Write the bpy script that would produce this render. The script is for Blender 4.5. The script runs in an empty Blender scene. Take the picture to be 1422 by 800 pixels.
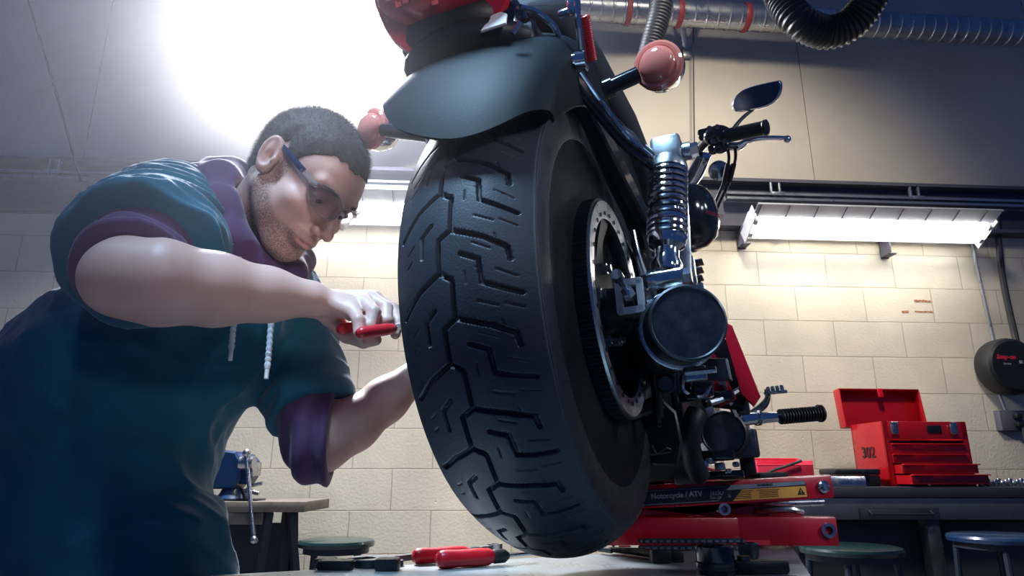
import bpy, bmesh, math, random
import numpy as np
from mathutils import Vector, Matrix, noise as mnoise
random.seed(7); rng = np.random.default_rng(7)
D = bpy.data; COL = bpy.context.scene.collection; PI = math.pi
FPX, PITCH, HC = 930.0, math.radians(15.6), 0.985     # focal length in px of a 1422 px frame, camera tilt, camera height
CAM = np.array([0, 0, HC])

def ray(px, py):
    u = (px-711)/FPX; v = (400-py)/FPX
    return np.array([u, math.cos(PITCH)-v*math.sin(PITCH), math.sin(PITCH)+v*math.cos(PITCH)])
def at(px, py, Y=None, Z=None, d=None):
    """world point seen at a pixel of the photograph, at a known distance"""
    r = ray(px, py)
    t = d if d is not None else (Y/r[1] if Y is not None else (Z-HC)/r[2])
    return CAM+r*t

# ---- bike frame: origin rear axle, axes right / forward / up
PSI, LAM = math.radians(22.4), math.radians(3.3)
BC = np.array([.0593, .9644, 1.209])
_R0 = np.array([math.cos(PSI), -math.sin(PSI), 0]); _F = np.array([math.sin(PSI), math.cos(PSI), 0]); _Z = np.array([0, 0, 1.])
BB = np.array([math.cos(LAM)*_R0+math.sin(LAM)*_Z, _F, math.cos(LAM)*_Z-math.sin(LAM)*_R0])
def bk(px, py, d):
    return BB @ (at(px, py, d=d)-BC)

# ---------------------------------------------------------------- mesh building
def nrm(v):
    v = np.asarray(v, float); n = np.linalg.norm(v); return v/n if n > 1e-12 else v
def frame(ax):
    a = nrm(ax); h = np.array([0, 0, 1.]) if abs(a[2]) < .9 else np.array([1., 0, 0])
    x = nrm(np.cross(h, a)); return x, np.cross(a, x), a
def smooth_path(pts, n=8, closed=False):
    P = [np.asarray(p, float) for p in pts]; out = []; m = len(P)
    for i in range(m if closed else m-1):
        p0 = P[(i-1) % m] if (closed or i > 0) else 2*P[0]-P[1]
        p1 = P[i]; p2 = P[(i+1) % m]
        p3 = P[(i+2) % m] if (closed or i+2 < m) else 2*P[-1]-P[-2]
        for k in range(n):
            t = k/n
            out.append(.5*((2*p1)+(-p0+p2)*t+(2*p0-5*p1+4*p2-p3)*t*t+(-p0+3*p1-3*p2+p3)*t**3))
    if not closed: out.append(P[-1])
    return out

class M:
    def __init__(s): s.v = []; s.f = []
    def add(s, vs, fs):
        o = len(s.v); s.v += [tuple(map(float, v)) for v in vs]; s.f += [tuple(i+o for i in f) for f in fs]; return s
    def box(s, c, size, R=None, bev=0.0):
        bm = bmesh.new(); bmesh.ops.create_cube(bm, size=1)
        for v in bm.verts: v.co = Vector((v.co.x*size[0], v.co.y*size[1], v.co.z*size[2]))
        if bev > 0: bmesh.ops.bevel(bm, geom=list(bm.edges), offset=min(bev, min(size)*.45), segments=2, affect='EDGES', profile=.5)
        R = np.eye(3) if R is None else np.asarray(R)      # rows: local axes in world
        bm.verts.index_update()
        vs = [np.asarray(c)+np.array(v.co)@R for v in bm.verts]; fs = [[v.index for v in f.verts] for f in bm.faces]
        bm.free(); return s.add(vs, fs)
    def rings(s, rings, close_u=True, cap0=True, cap1=True):
        n = len(rings[0]); vs = [p for r in rings for p in r]; fs = []
        for i in range(len(rings)-1):
            for j in range(n if close_u else n-1):
                k = (j+1) % n
                fs.append((i*n+j, i*n+k, (i+1)*n+k, (i+1)*n+j))
        if cap0: fs.append(tuple(range(n))[::-1])
        if cap1: fs.append(tuple((len(rings)-1)*n+j for j in range(n)))
        return s.add(vs, fs)
    def cyl(s, p0, p1, r0, r1=None, n=20, cap=True):
        r1 = r0 if r1 is None else r1; p0 = np.asarray(p0, float); p1 = np.asarray(p1, float); x, y, a = frame(p1-p0)
        cs = [(math.cos(2*PI*k/n), math.sin(2*PI*k/n)) for k in range(n)]
        return s.rings([[p0+r0*(c*x+d*y) for c, d in cs], [p1+r1*(c*x+d*y) for c, d in cs]], cap0=cap, cap1=cap)
    def lathe(s, prof, p, ax, n=32, closed=False):
        """prof: (radius, distance along axis)"""
        p = np.asarray(p, float); x, y, a = frame(ax)
        R = [[p+a*h+r*(math.cos(2*PI*k/n)*x+math.sin(2*PI*k/n)*y) for k in range(n)] for r, h in prof]
        if closed: R.append(R[0])
        return s.rings(R, cap0=not closed, cap1=not closed)
    def tube(s, pts, r, n=10, sm=0, cap=True, flat=None):
        """r number or list; flat = (w,h) multipliers"""
        if sm: 
            m = len(pts)
            if not np.isscalar(r): r = np.interp(np.linspace(0, m-1, (m-1)*sm+1), range(m), r)
            pts = smooth_path(pts, sm)
        P = [np.asarray(p, float) for p in pts]; rr = [r]*len(P) if np.isscalar(r) else r
        T = [nrm(P[min(i+1, len(P)-1)]-P[max(i-1, 0)]) for i in range(len(P))]
        x, y, a = frame(T[0]); rings = []
        for i, p in enumerate(P):
            x = nrm(x-T[i]*np.dot(x, T[i])); y = np.cross(T[i], x)
            w, h = flat if flat else (1, 1)
            rings.append([p+rr[i]*(w*math.cos(2*PI*k/n)*x+h*math.sin(2*PI*k/n)*y) for k in range(n)])
        return s.rings(rings, cap0=cap, cap1=cap)
    def sphere(s, c, r, n=20, m=12, R=None, part=(0, PI)):
        r = np.array([r]*3 if np.isscalar(r) else r, float); R = np.eye(3) if R is None else np.asarray(R)
        rings = []
        for i in range(m+1):
            ph = part[0]+(part[1]-part[0])*i/m; ph = min(max(ph, .02), PI-.02)
            rings.append([np.asarray(c)+(r*np.array([math.sin(ph)*math.cos(2*PI*k/n), math.sin(ph)*math.sin(2*PI*k/n), math.cos(ph)]))@R for k in range(n)])
        return s.rings(rings)
    def prism(s, poly, c, ux, uy, th, bev=0.0):
        """flat polygon (2d) in plane ux,uy extruded th along ux x uy (centred)"""
        ux = nrm(ux); uy = nrm(uy); w = np.cross(ux, uy); c = np.asarray(c, float); n = len(poly)
        if bev:
            cen = np.mean(np.array(poly), 0); ins = [tuple(np.array(p)+(cen-np.array(p))/max(np.linalg.norm(cen-np.array(p)), 1e-9)*bev) for p in poly]
            L = [(-th/2, ins), (-th/2+bev, poly), (th/2-bev, poly), (th/2, ins)]
        else: L = [(-th/2, poly), (th/2, poly)]
        return s.rings([[c+ux*p[0]+uy*p[1]+w*h for p in pl] for h, pl in L])
    def ring(s, c, ax, r0, r1, th, n=48):
        """flat annulus with thickness"""
        return s.lathe([(r0, -th/2), (r1, -th/2), (r1, th/2), (r0, th/2)], c, ax, n, closed=True)
    def helix(s, p0, p1, R, r, turns, n=8, seg=18, R1=None):
        p0 = np.asarray(p0, float); p1 = np.asarray(p1, float); x, y, a = frame(p1-p0); N = int(turns*seg); pts = []
        for i in range(N+1):
            t = i/N; q = 2*PI*turns*t; RR = R if R1 is None else R+(R1-R)*t
            pts.append(p0+(p1-p0)*t+RR*(math.cos(q)*x+math.sin(q)*y))
        return s.tube(pts, r, n=n)
    def merge(s, o): return s.add(o.v, o.f)

MATS = {}
XF = {}   # world matrices of parents
def build(name, m, mat, parent=None, sharp=35, label=None, world=True, flip=False, **props):
    """m in world space (or in the parent's own space if world=False) -> one mesh object"""
    me = D.meshes.new(name)
    if isinstance(m, M): V = np.array(m.v, dtype=float).reshape(-1, 3); Fc = m.f
    else: V, Fc = m
    if parent is not None and world:
        Mi = np.array(XF[parent.name].inverted()); V = V@Mi[:3, :3].T+Mi[:3, 3]
    if isinstance(Fc, np.ndarray):
        me.vertices.add(len(V)); me.vertices.foreach_set('co', V.astype(np.float32).ravel())
        k = Fc.shape[1]; me.loops.add(Fc.size); me.loops.foreach_set('vertex_index', Fc.astype(np.int32).ravel())
        me.polygons.add(len(Fc)); me.polygons.foreach_set('loop_start', (np.arange(len(Fc))*k).astype(np.int32))
        me.update(calc_edges=True)
    else:
        me.from_pydata([tuple(v) for v in V], [], Fc)
        bm = bmesh.new(); bm.from_mesh(me); bmesh.ops.recalc_face_normals(bm, faces=bm.faces); bm.to_mesh(me); bm.free()
    me.polygons.foreach_set('use_smooth', [True]*len(me.polygons))
    if sharp: me.set_sharp_from_angle(angle=math.radians(sharp))
    mats = mat if isinstance(mat, (list, tuple)) else [mat]
    for q in mats: me.materials.append(MATS[q])
    o = D.objects.new(name, me); COL.objects.link(o)
    if parent is not None:
        o.parent = parent
        XF[o.name] = XF[parent.name].copy()
    else: XF[o.name] = Matrix.Identity(4)
    if label: o['label'] = label
    for k, v in props.items(): o[k] = v
    return o
def recentre(o, p):
    """move the origin of a mesh thing to p (its base)"""
    p = Vector(p); o.data.transform(Matrix.Translation(-p)); o.location = p; XF[o.name] = Matrix.Translation(p); return o
def thing(name, label, cat, loc=(0, 0, 0), group=None, mat=None):
    o = D.objects.new(name, None); COL.objects.link(o); o.empty_display_size = .05
    mw = mat if mat is not None else Matrix.Translation(Vector(tuple(map(float, loc))))
    o.matrix_world = mw; XF[o.name] = mw
    o['label'] = label; o['category'] = cat
    if group: o['group'] = group
    return o
def tag(o, label, cat, group=None):
    o['label'] = label; o['category'] = cat
    if group: o['group'] = group
    V = np.empty(len(o.data.vertices)*3); o.data.vertices.foreach_get('co', V); V = V.reshape(-1, 3)
    if o.parent is None and o.location.length < 1e-9:
        recentre(o, ((V[:, 0].min()+V[:, 0].max())/2, (V[:, 1].min()+V[:, 1].max())/2, V[:, 2].min()))
    return o
def struct(name, m, mat, sharp=35): 
    o = build(name, m, mat, sharp=sharp); o['kind'] = 'structure'; return o
def text_mesh(body, size, c, ux, uy, depth=.0006, align='CENTER', shear=0, bold=0.0):
    """built lettering as mesh; c anchor, ux/uy directions"""
    cu = D.curves.new('lettering', 'FONT'); cu.body = body; cu.size = size; cu.extrude = depth; cu.align_x = align; cu.align_y = 'CENTER'
    cu.shear = shear; cu.offset = bold; cu.resolution_u = 3
    ob = D.objects.new('lettering', cu); COL.objects.link(ob)
    dg = bpy.context.evaluated_depsgraph_get(); me = D.meshes.new_from_object(ob.evaluated_get(dg))
    ux = nrm(ux); uy = nrm(uy); w = np.cross(ux, uy); m = M()
    m.add([np.asarray(c)+ux*v.co.x+uy*v.co.y+w*v.co.z for v in me.vertices], [tuple(p.vertices) for p in me.polygons])
    D.objects.remove(ob); D.curves.remove(cu); D.meshes.remove(me); return m

# ---------------------------------------------------------------- materials
def mk(name, col, rough=.5, metal=0.0, bump=0.0, bscale=60, var=0.0, vscale=8, spec=.5, coat=0.0, emit=None, es=0, trans=0, ior=1.45,
       rvar=0.0, col2=None, alpha=1, coord='Object', sheen=0.0, bdist=.002, aniso=0, sss=0):
    m = D.materials.new(name); m.use_nodes = True; nt = m.node_tree; N = nt.nodes; L = nt.links
    b = N['Principled BSDF']; I = b.inputs
    I['Base Color'].default_value = (*col, 1); I['Roughness'].default_value = rough; I['Metallic'].default_value = metal
    I['Specular IOR Level'].default_value = spec; I['Coat Weight'].default_value = coat; I['Coat Roughness'].default_value = .06
    I['Transmission Weight'].default_value = trans; I['IOR'].default_value = ior; I['Alpha'].default_value = alpha
    I['Sheen Weight'].default_value = sheen; I['Sheen Roughness'].default_value = .4
    if sss: I['Subsurface Weight'].default_value = sss; I['Subsurface Radius'].default_value = (1, .35, .2); I['Subsurface Scale'].default_value = .008
    if emit: I['Emission Color'].default_value = (*emit, 1); I['Emission Strength'].default_value = es
    tc = N.new('ShaderNodeTexCoord')
    if var or rvar:
        nz = N.new('ShaderNodeTexNoise'); nz.inputs['Scale'].default_value = vscale; nz.inputs['Detail'].default_value = 6; nz.inputs['Roughness'].default_value = .65
        L.new(tc.outputs[coord], nz.inputs['Vector'])
        if var:
            mx = N.new('ShaderNodeMix'); mx.data_type = 'RGBA'
            c2 = col2 or tuple(c*.55 for c in col); mx.inputs[6].default_value = (*col, 1); mx.inputs[7].default_value = (*c2, 1)
            mr = N.new('ShaderNodeMapRange'); mr.inputs[1].default_value = .42; mr.inputs[2].default_value = .68; mr.inputs[4].default_value = var
            L.new(nz.outputs['Fac'], mr.inputs[0]); L.new(mr.outputs[0], mx.inputs[0]); L.new(mx.outputs[2], I['Base Color'])
        if rvar:
            mr = N.new('ShaderNodeMapRange'); mr.inputs[1].default_value = .35; mr.inputs[2].default_value = .65
            mr.inputs[3].default_value = max(.02, rough-rvar); mr.inputs[4].default_value = min(1, rough+rvar)
            L.new(nz.outputs['Fac'], mr.inputs[0]); L.new(mr.outputs[0], I['Roughness'])
    if bump:
        n2 = N.new('ShaderNodeTexNoise'); n2.inputs['Scale'].default_value = bscale; n2.inputs['Detail'].default_value = 5
        L.new(tc.outputs[coord], n2.inputs['Vector'])
        bp = N.new('ShaderNodeBump'); bp.inputs['Strength'].default_value = bump; bp.inputs['Distance'].default_value = bdist
        L.new(n2.outputs['Fac'], bp.inputs['Height']); L.new(bp.outputs[0], I['Normal'])
    MATS[name] = m; return m
def hexc(h, k=1.0):
    c = [int(h[i:i+2], 16)/255 for i in (0, 2, 4)]
    return tuple(k*(x/12.92 if x <= .04045 else ((x+.055)/1.055)**2.4) for x in c)

mk('rubber', (.028, .037, .048), .52, bump=.35, bscale=420, var=.5, vscale=14, col2=(.042, .05, .062), rvar=.08, bdist=.001)
mk('rubber_side', (.02, .022, .026), .42, bump=.5, bscale=700, var=.4, vscale=20, rvar=.1, bdist=.001)
mk('black_gloss', (.006, .007, .009), .16, coat=.6, rvar=.04, vscale=4)
mk('black_satin', (.012, .013, .016), .45, bump=.1, bscale=200, var=.3, vscale=10)
mk('black_matte', (.014, .015, .018), .75, bump=.2, bscale=150, var=.4, vscale=10)
mk('fender_black', (.006, .009, .012), .55, bump=.08, bscale=300, spec=.16)
mk('chrome', (.75, .77, .8), .1, metal=1, rvar=.05, vscale=30)
mk('chrome_worn', (.5, .52, .55), .28, metal=1, rvar=.1, vscale=30, var=.4)
mk('alu', (.6, .61, .63), .35, metal=1, rvar=.1, vscale=30, var=.3)
mk('alu_dark', (.16, .165, .18), .35, metal=1, rvar=.1, vscale=30)
mk('steel_dark', (.09, .095, .11), .4, metal=.9, rvar=.12, vscale=40, var=.4)
mk('red_lens', (.75, .03, .02), .06, trans=.55, ior=1.5, coat=.5, emit=(.9, .05, .03), es=0)
mk('tail_red', (.55, .012, .03), .12, coat=.6, spec=.6)
mk('orange_lens', (1, .3, .22), .08, trans=.12, coat=.8, sss=.3)
mk('red_spring', (.55, .02, .03), .35, coat=.3)
mk('red_paint', (.5, .006, .02), .3, coat=.35, var=.35, vscale=6, rvar=.08, bump=.06, bscale=90)
mk('red_box', (.42, .006, .012), .32, coat=.3, var=.4, vscale=5, rvar=.1)
mk('red_grip', (.6, .008, .02), .35, coat=.2)
mk('sticker_black', (.01, .011, .014), .3, coat=.3)
mk('sticker_grey', (.25, .26, .28), .35)
mk('sticker_silver', (.42, .43, .45), .25, metal=.5, var=.6, vscale=12)
mk('sticker_orange', (.75, .33, .06), .4, var=.2, vscale=20)
mk('ink', (.01, .01, .012), .5)
mk('letter_grey', (.35, .36, .4), .4)
mk('letter_red', (.6, .03, .05), .4)
mk('white_paint', (.8, .8, .78), .4, var=.15)
mk('cord_white', (.78, .78, .8), .8, bump=.6, bscale=900)
mk('lamp_white', (.8, .8, .8), .35, var=.2, vscale=5)
mk('lamp_tube', (.9, .9, .9), .4, emit=(1, .97, .93), es=14)
mk('galv', (.45, .47, .5), .38, metal=.85, var=.6, vscale=14, rvar=.12, col2=(.25, .27, .3))
mk('duct', (.5, .52, .54), .33, metal=.9, var=.6, vscale=6, rvar=.15, bump=.3, bscale=18, bdist=.004)
mk('duct_band', (.35, .03, .03), .5)
mk('hose_black', (.018, .02, .025), .45)
mk('beam_paint', (.1, .1, .13), .55, var=.5, vscale=5, bump=.1, bscale=60)
mk('cable', (.03, .033, .04), .5)
mk('wood_bench', (.2, .17, .14), .6, var=.7, vscale=12, bump=.25, bscale=40)
mk('bench_dark', (.035, .04, .055), .55, var=.5, vscale=8, bump=.15, bscale=50)
mk('table_metal', (.38, .42, .42), .36, metal=.35, var=.6, vscale=7, rvar=.12, bump=.05, bscale=12, col2=(.24, .27, .28))
mk('stool_green', (.008, .035, .035), .28, coat=.4, var=.4, vscale=10)
mk('stool_blue', (.012, .04, .1), .28, coat=.4, var=.4, vscale=10)
mk('stool_leg', (.02, .03, .045), .45)
mk('vise_blue', (.01, .045, .13), .4, var=.4, vscale=20, coat=.2)
mk('coverall', (.008, .125, .2), .85, bump=.35, bscale=1100, var=.4, vscale=9, sheen=.25, col2=(.009, .075, .12), bdist=.0006)
mk('hoodie', (.105, .05, .13), .9, bump=.4, bscale=900, var=.35, vscale=12, sheen=.3, bdist=.0006)
mk('boot', (.03, .02, .015), .5)
mk('smoke_lens', (.55, .5, .58), .03, trans=.9, ior=1.08, alpha=.5)
mk('clear_plastic', (.85, .88, .92), .05, trans=.85, ior=1.4, coat=.5)
mk('frame_blue', (.015, .03, .07), .15, coat=.6)
mk('eye', (.65, .62, .6), .1, coat=.6)
mk('iris', (.05, .03, .02), .1, coat=.6)
mk('pink_cloth', (.75, .03, .07), .6, var=.3, vscale=9, bump=.3, bscale=40)
mk('cardboard', (.55, .27, .1), .7, var=.3)
mk('floor_mat', (.22, .22, .23), .6, var=.5, vscale=3, bump=.2, bscale=30)
mk('mirror_glass', (.5, .52, .55), .06, metal=1)
mk('mesh_black', (.004, .005, .009), .9, spec=.15)
# =============================================================== ROOM
WA = math.atan(.07); WX = np.array([math.cos(WA), math.sin(WA), 0]); WN = np.array([math.sin(WA), -math.cos(WA), 0]); UZ = np.array([0, 0, 1.])
W0 = np.array([0, 3.6, 0]); RW = np.array([WX, -WN, UZ])
def W(x, z, o=0): return W0+WX*x+WN*o+UZ*z
def wpx(px, py, o=0):
    """(x, z) on the back wall seen at a pixel, o metres in front of it"""
    r = ray(px, py); t = ((W0+WN*o-CAM)@WN)/(r@WN); P = CAM+r*t-W0; return float(P@WX), float(P[2])
def wall_obj(name, m, mat):
    o = build(name, M().add([( (np.array(v)-W0)@WX, -((np.array(v)-W0)@WN), v[2]) for v in m.v], m.f), mat)
    o.matrix_world = Matrix.Translation(Vector(W0))@Matrix.Rotation(WA, 4, 'Z'); o['kind'] = 'structure'; return o

def wall_mats():
    m = D.materials.new('block_wall'); m.use_nodes = True; N = m.node_tree.nodes; L = m.node_tree.links; b = N['Principled BSDF']
    tc = N.new('ShaderNodeTexCoord'); sp = N.new('ShaderNodeSeparateXYZ'); cb = N.new('ShaderNodeCombineXYZ')
    L.new(tc.outputs['Object'], sp.inputs[0]); L.new(sp.outputs['X'], cb.inputs['X']); L.new(sp.outputs['Z'], cb.inputs['Y'])
    wob = N.new('ShaderNodeTexNoise'); wob.inputs['Scale'].default_value = 9; L.new(tc.outputs['Object'], wob.inputs['Vector'])
    vm = N.new('ShaderNodeVectorMath'); vm.operation = 'MULTIPLY_ADD'; vm.inputs[1].default_value = (.006, .006, 0)
    L.new(wob.outputs['Color'], vm.inputs[0]); L.new(cb.outputs[0], vm.inputs[2])
    br = N.new('ShaderNodeTexBrick'); br.inputs['Scale'].default_value = 1; br.inputs['Brick Width'].default_value = .408; br.inputs['Row Height'].default_value = .2035
    br.inputs['Mortar Size'].default_value = .0035; br.inputs['Mortar Smooth'].default_value = .5; br.inputs['Bias'].default_value = 0
    br.inputs['Color1'].default_value = (.74, .68, .54, 1); br.inputs['Color2'].default_value = (.77, .705, .565, 1); br.inputs['Mortar'].default_value = (.52, .45, .34, 1)
    L.new(vm.outputs[0], br.inputs['Vector'])
    n1 = N.new('ShaderNodeTexNoise'); n1.inputs['Scale'].default_value = 70; n1.inputs['Detail'].default_value = 8; L.new(tc.outputs['Object'], n1.inputs['Vector'])
    n2 = N.new('ShaderNodeTexNoise'); n2.inputs['Scale'].default_value = 2.5; n2.inputs['Detail'].default_value = 7; L.new(tc.outputs['Object'], n2.inputs['Vector'])
    mr = N.new('ShaderNodeMapRange'); mr.inputs[1].default_value = .3; mr.inputs[2].default_value = .7; mr.inputs[3].default_value = .8; mr.inputs[4].default_value = 1.08; L.new(n2.outputs['Fac'], mr.inputs[0])
    mx = N.new('ShaderNodeVectorMath'); mx.operation = 'SCALE'; L.new(br.outputs['Color'], mx.inputs[0]); L.new(mr.outputs[0], mx.inputs['Scale']); L.new(mx.outputs[0], b.inputs['Base Color'])
    # chips and pits in the block face
    vo = N.new('ShaderNodeTexVoronoi'); vo.inputs['Scale'].default_value = 9; L.new(tc.outputs['Object'], vo.inputs['Vector'])
    pr = N.new('ShaderNodeMapRange'); pr.inputs[1].default_value = .03; pr.inputs[2].default_value = .06; L.new(vo.outputs['Distance'], pr.inputs[0])
    a = N.new('ShaderNodeMath'); a.operation = 'MULTIPLY_ADD'; a.inputs[1].default_value = -1.6; L.new(br.outputs['Fac'], a.inputs[0]); L.new(n1.outputs['Fac'], a.inputs[2])
    a2 = N.new('ShaderNodeMath'); a2.operation = 'ADD'; L.new(a.outputs[0], a2.inputs[0]); L.new(pr.outputs[0], a2.inputs[1])
    bp = N.new('ShaderNodeBump'); bp.inputs['Strength'].default_value = .45; bp.inputs['Distance'].default_value = .004; L.new(a2.outputs[0], bp.inputs['Height']); L.new(bp.outputs[0], b.inputs['Normal'])
    b.inputs['Roughness'].default_value = .6; MATS['block_wall'] = m
    m = D.materials.new('panel_wall'); m.use_nodes = True; N = m.node_tree.nodes; L = m.node_tree.links; b = N['Principled BSDF']
    tc = N.new('ShaderNodeTexCoord'); n2 = N.new('ShaderNodeTexNoise'); n2.inputs['Scale'].default_value = 1.7; n2.inputs['Detail'].default_value = 9; n2.inputs['Roughness'].default_value = .6
    L.new(tc.outputs['Object'], n2.inputs['Vector']); cr = N.new('ShaderNodeValToRGB'); cr.color_ramp.elements[0].position = .3; cr.color_ramp.elements[1].position = .7
    cr.color_ramp.elements[0].color = (.5, .45, .37, 1); cr.color_ramp.elements[1].color = (.62, .57, .48, 1); L.new(n2.outputs['Fac'], cr.inputs[0]); L.new(cr.outputs[0], b.inputs['Base Color'])
    b.inputs['Roughness'].default_value = .55; MATS['panel_wall'] = m
wall_mats()

XL, XR = -6.0, 6.5
wall_obj('wall_back', M().box(W((XL+XR)/2, 1.18, -.1), (XR-XL, .2, 2.36), RW), 'block_wall')
# painted sheet panels above the beam, thin open joints between them
pm = M(); jx = [XL, wpx(112, 240)[0]-.0, -1.0, wpx(1130, 240)[0], 3.45, XR]
for a, b in zip(jx[:-1], jx[1:]): pm.box(W((a+b)/2, (2.665+5.0)/2, -.075), (b-a-.006, .15, 5.0-2.665), RW)
wall_obj('wall_back_panelling', pm, 'panel_wall')
wall_obj('wall_back_core', M().box(W((XL+XR)/2, 3.7, -.19), (XR-XL, .06, 2.7), RW), 'bench_dark')
bm_ = M().box(W((XL+XR)/2, 2.51, -.02), (XR-XL, .1, .30), RW).box(W((XL+XR)/2, 2.652, .03), (XR-XL, .12, .02), RW).box(W((XL+XR)/2, 2.372, .03), (XR-XL, .12, .02), RW)
struct('beam_back', bm_, 'beam_paint')
struct('floor', M().box((0, 1.2, -.05), (12.5, 5.6, .1)), 'floor_mat')
struct('trim_1', M().box(W((XL+XR)/2, .06, .008), (XR-XL, .016, .12), RW), 'beam_paint')

# galvanised strut channel bolted along the beam
def strut_rail(x0, x1, z, label):
    t = thing('strut_rail', label, 'metal rail', W((x0+x1)/2, z, .05), group=None)
    m = M(); c = (x0+x1)/2; Ln = x1-x0
    m.box(W(c, z, .075), (Ln, .004, .045), RW).box(W(c, z+.0205, .095), (Ln, .04, .004), RW).box(W(c, z-.0205, .095), (Ln, .04, .004), RW)
    m.box(W(c, z+.014, .114), (Ln, .003, .012), RW).box(W(c, z-.014, .114), (Ln, .003, .012), RW)
    build('channel', m, 'galv', t)
    for k in range(3):
        x = x0+Ln*(.12+.36*k)
        build('clamp', M().box(W(x, z+.05, .08), (.012, .02, .1), RW, .002).box(W(x+.05, z+.05, .08), (.012, .02, .1), RW, .002).box(W(x+.025, z+.02, .11), (.07, .012, .02), RW, .002), 'galv', t)
    return t
x0, zr = wpx(1008, 272, .1); strut_rail(x0, 3.6, zr, 'galvanised strut channel running along the beam above the right hand lamp')
strut_rail(-4.6, wpx(640, 246, .1)[0], wpx(60, 243, .1)[1], 'galvanised strut channel along the beam behind the mechanic')

# ---- fluorescent fixtures
def shop_light(px0, px1, py, label):
    (xa, z), (xb, _) = wpx(px0, py, .22), wpx(px1, py, .22)
    c = (xa+xb)/2; Ln = xb-xa; t = thing('fluorescent_light', label, 'light fixture', W(c, z, .22), group='fluorescent shop lights on the back wall')
    ang = math.radians(30); dn = -UZ*math.cos(ang)+WN*math.sin(ang)*1.0; dn = nrm(dn); sd = np.cross(WX, dn)     # lamp looks down and out
    R = np.array([WX, sd, dn]); O = W(c, z, .2)
    build('housing', M().box(O-dn*.05, (Ln, .10, .05), R, .004).box(O-dn*.02-sd*.075, (Ln, .05, .004), R).box(O-dn*.02+sd*.075, (Ln, .05, .004), R), 'lamp_white', t)
    for k in range(int(Ln/.16)+1): build('louvre_slat', M().box(O-sd*.12+dn*.004+WX*(-Ln/2+.02+k*.16), (.004, .085, .008), R), 'beam_paint', t)
    build('reflector', M().box(O-sd*.118, (Ln, .092, .004), R).box(O-sd*.164+dn*.004, (Ln, .004, .014), R), 'galv_light', t)
    for s in (-1, 1): build('end_plate', M().box(O+WX*s*(Ln/2-.004)-dn*.02, (.006, .2, .09), R, .002), 'lamp_white', t)
    for s in (-1, 1):
        tb = build('fluorescent_tube', M().cyl(O-WX*(Ln/2-.03)+sd*s*.045+dn*.005, O+WX*(Ln/2-.03)+sd*s*.045+dn*.005, .019, n=16), 'lamp_tube', t)
        for q in (-1, 1): build('socket', M().box(O+WX*q*(Ln/2-.02)+sd*s*.045+dn*.0, (.02, .03, .05), R, .003), 'lamp_white', tb)
    build('diffuser', M().box(O-dn*.008, (Ln-.05, .14, .004), R), 'lamp_diff', t)
    for k in (-1, 1): build('hanger', M().box(O-dn*.09+WX*k*Ln*.36-WN*.08, (.03, .2, .012), RW, .002), 'galv', t)
    return t
mk('galv_light', (.5, .52, .55), .5, metal=.2, var=.4, vscale=12)
mk('lamp_diff', (.9, .9, .9), .4, emit=(1, .97, .92), es=7.5)
shop_light(1042, 1372, 313, 'lit fluorescent fixture on the wall right of the handlebar')
shop_light(372, 700, 290, 'lit fluorescent fixture half hidden between the head and the tyre')
# brackets under the right lamp
for px, py in ((1032, 327), (1232, 341)):
    x, z = wpx(px, py, .05)
    m = M().box(W(x, z, .012), (.05, .006, .14), RW, .001).box(W(x-.022, z, .06), (.005, .1, .12), RW, .001).box(W(x, z-.06, .05), (.05, .08, .006), RW, .001)
    tag(build('shelf_bracket', m, 'beam_paint'), 'dark steel bracket on the block wall %s' % ('under the lamp\'s left end' if px < 1100 else 'under the middle of the right lamp'), 'bracket')

# ---- duct and hoses
def duct():
    t = thing('spiral_duct', 'silver spiral duct with red bands along the top of the wall', 'duct', W(2, wpx(1200, 38, .25)[1], .25))
    xa, za = wpx(660, 2, .25); xb, zb = wpx(1200, 34, .25); P0 = W(xa-1, za+(za-zb)/(xb-xa)*1, .25); P1 = W(xb+3, zb-(za-zb)/(xb-xa)*3, .25)
    a = nrm(P1-P0); Ln = np.linalg.norm(P1-P0); prof = []; h = 0
    while h < Ln: prof += [(.078, h), (.078, h+.055), (.082, h+.06), (.082, h+.066), (.078, h+.07)]; h += .07
    build('duct_pipe', M().lathe(prof, P0, a, 28), 'duct', t)
    for px in (868, 938, 1030):
        x = wpx(px, 15, .25)[0]; d = (x-(P0-W0)@WX)/(a@WX)
        build('band', M().lathe([(.084, 0), (.086, .004), (.086, .026), (.084, .03)], P0+a*d, a, 28), 'duct_band', t, label='dark red band')
    return P0, a
DP0, DA = duct()
x, z = wpx(957, 45, .1)
tag(build('duct_bracket', M().tube([W(x-.07, z+.12, .16), W(x-.0, z-.08, .03)], .012, 8, flat=(1.6, .4)).tube([W(x+.08, z+.13, .16), W(x+.0, z-.08, .03)], .012, 8, flat=(1.6, .4)).box(W(x, z-.09, .02), (.05, .04, .07), RW, .003), 'galv'),
    'V shaped galvanised bracket holding the duct on the wall', 'bracket')
def hose(name, pts, r, pitch, label):
    P = smooth_path(pts, 60); 
    seg = [0]
    for a, b in zip(P[:-1], P[1:]): seg.append(seg[-1]+np.linalg.norm(b-a))
    n = int(seg[-1]/pitch*6); s = np.linspace(0, seg[-1], n); Q = [np.array([np.interp(q, seg, [p[k] for p in P]) for k in range(3)]) for q in s]
    rr = [r*(1+.075*math.sin(2*PI*q/pitch)) for q in s]
    o = build(name, M().tube(Q, rr, 28), 'hose_black', sharp=80); return tag(o, label, 'hose')
hose('exhaust_hose', [at(1064, -60, d=2.1), at(1085, -5, d=2.05), at(1108, 28, d=2.0), at(1148, 45, d=2.0), at(1185, 30, d=1.98), at(1213, -12, d=1.95), at(1228, -70, d=1.93)], .047, .0135, 'black corrugated hose hanging in a loop at the top right')
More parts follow.
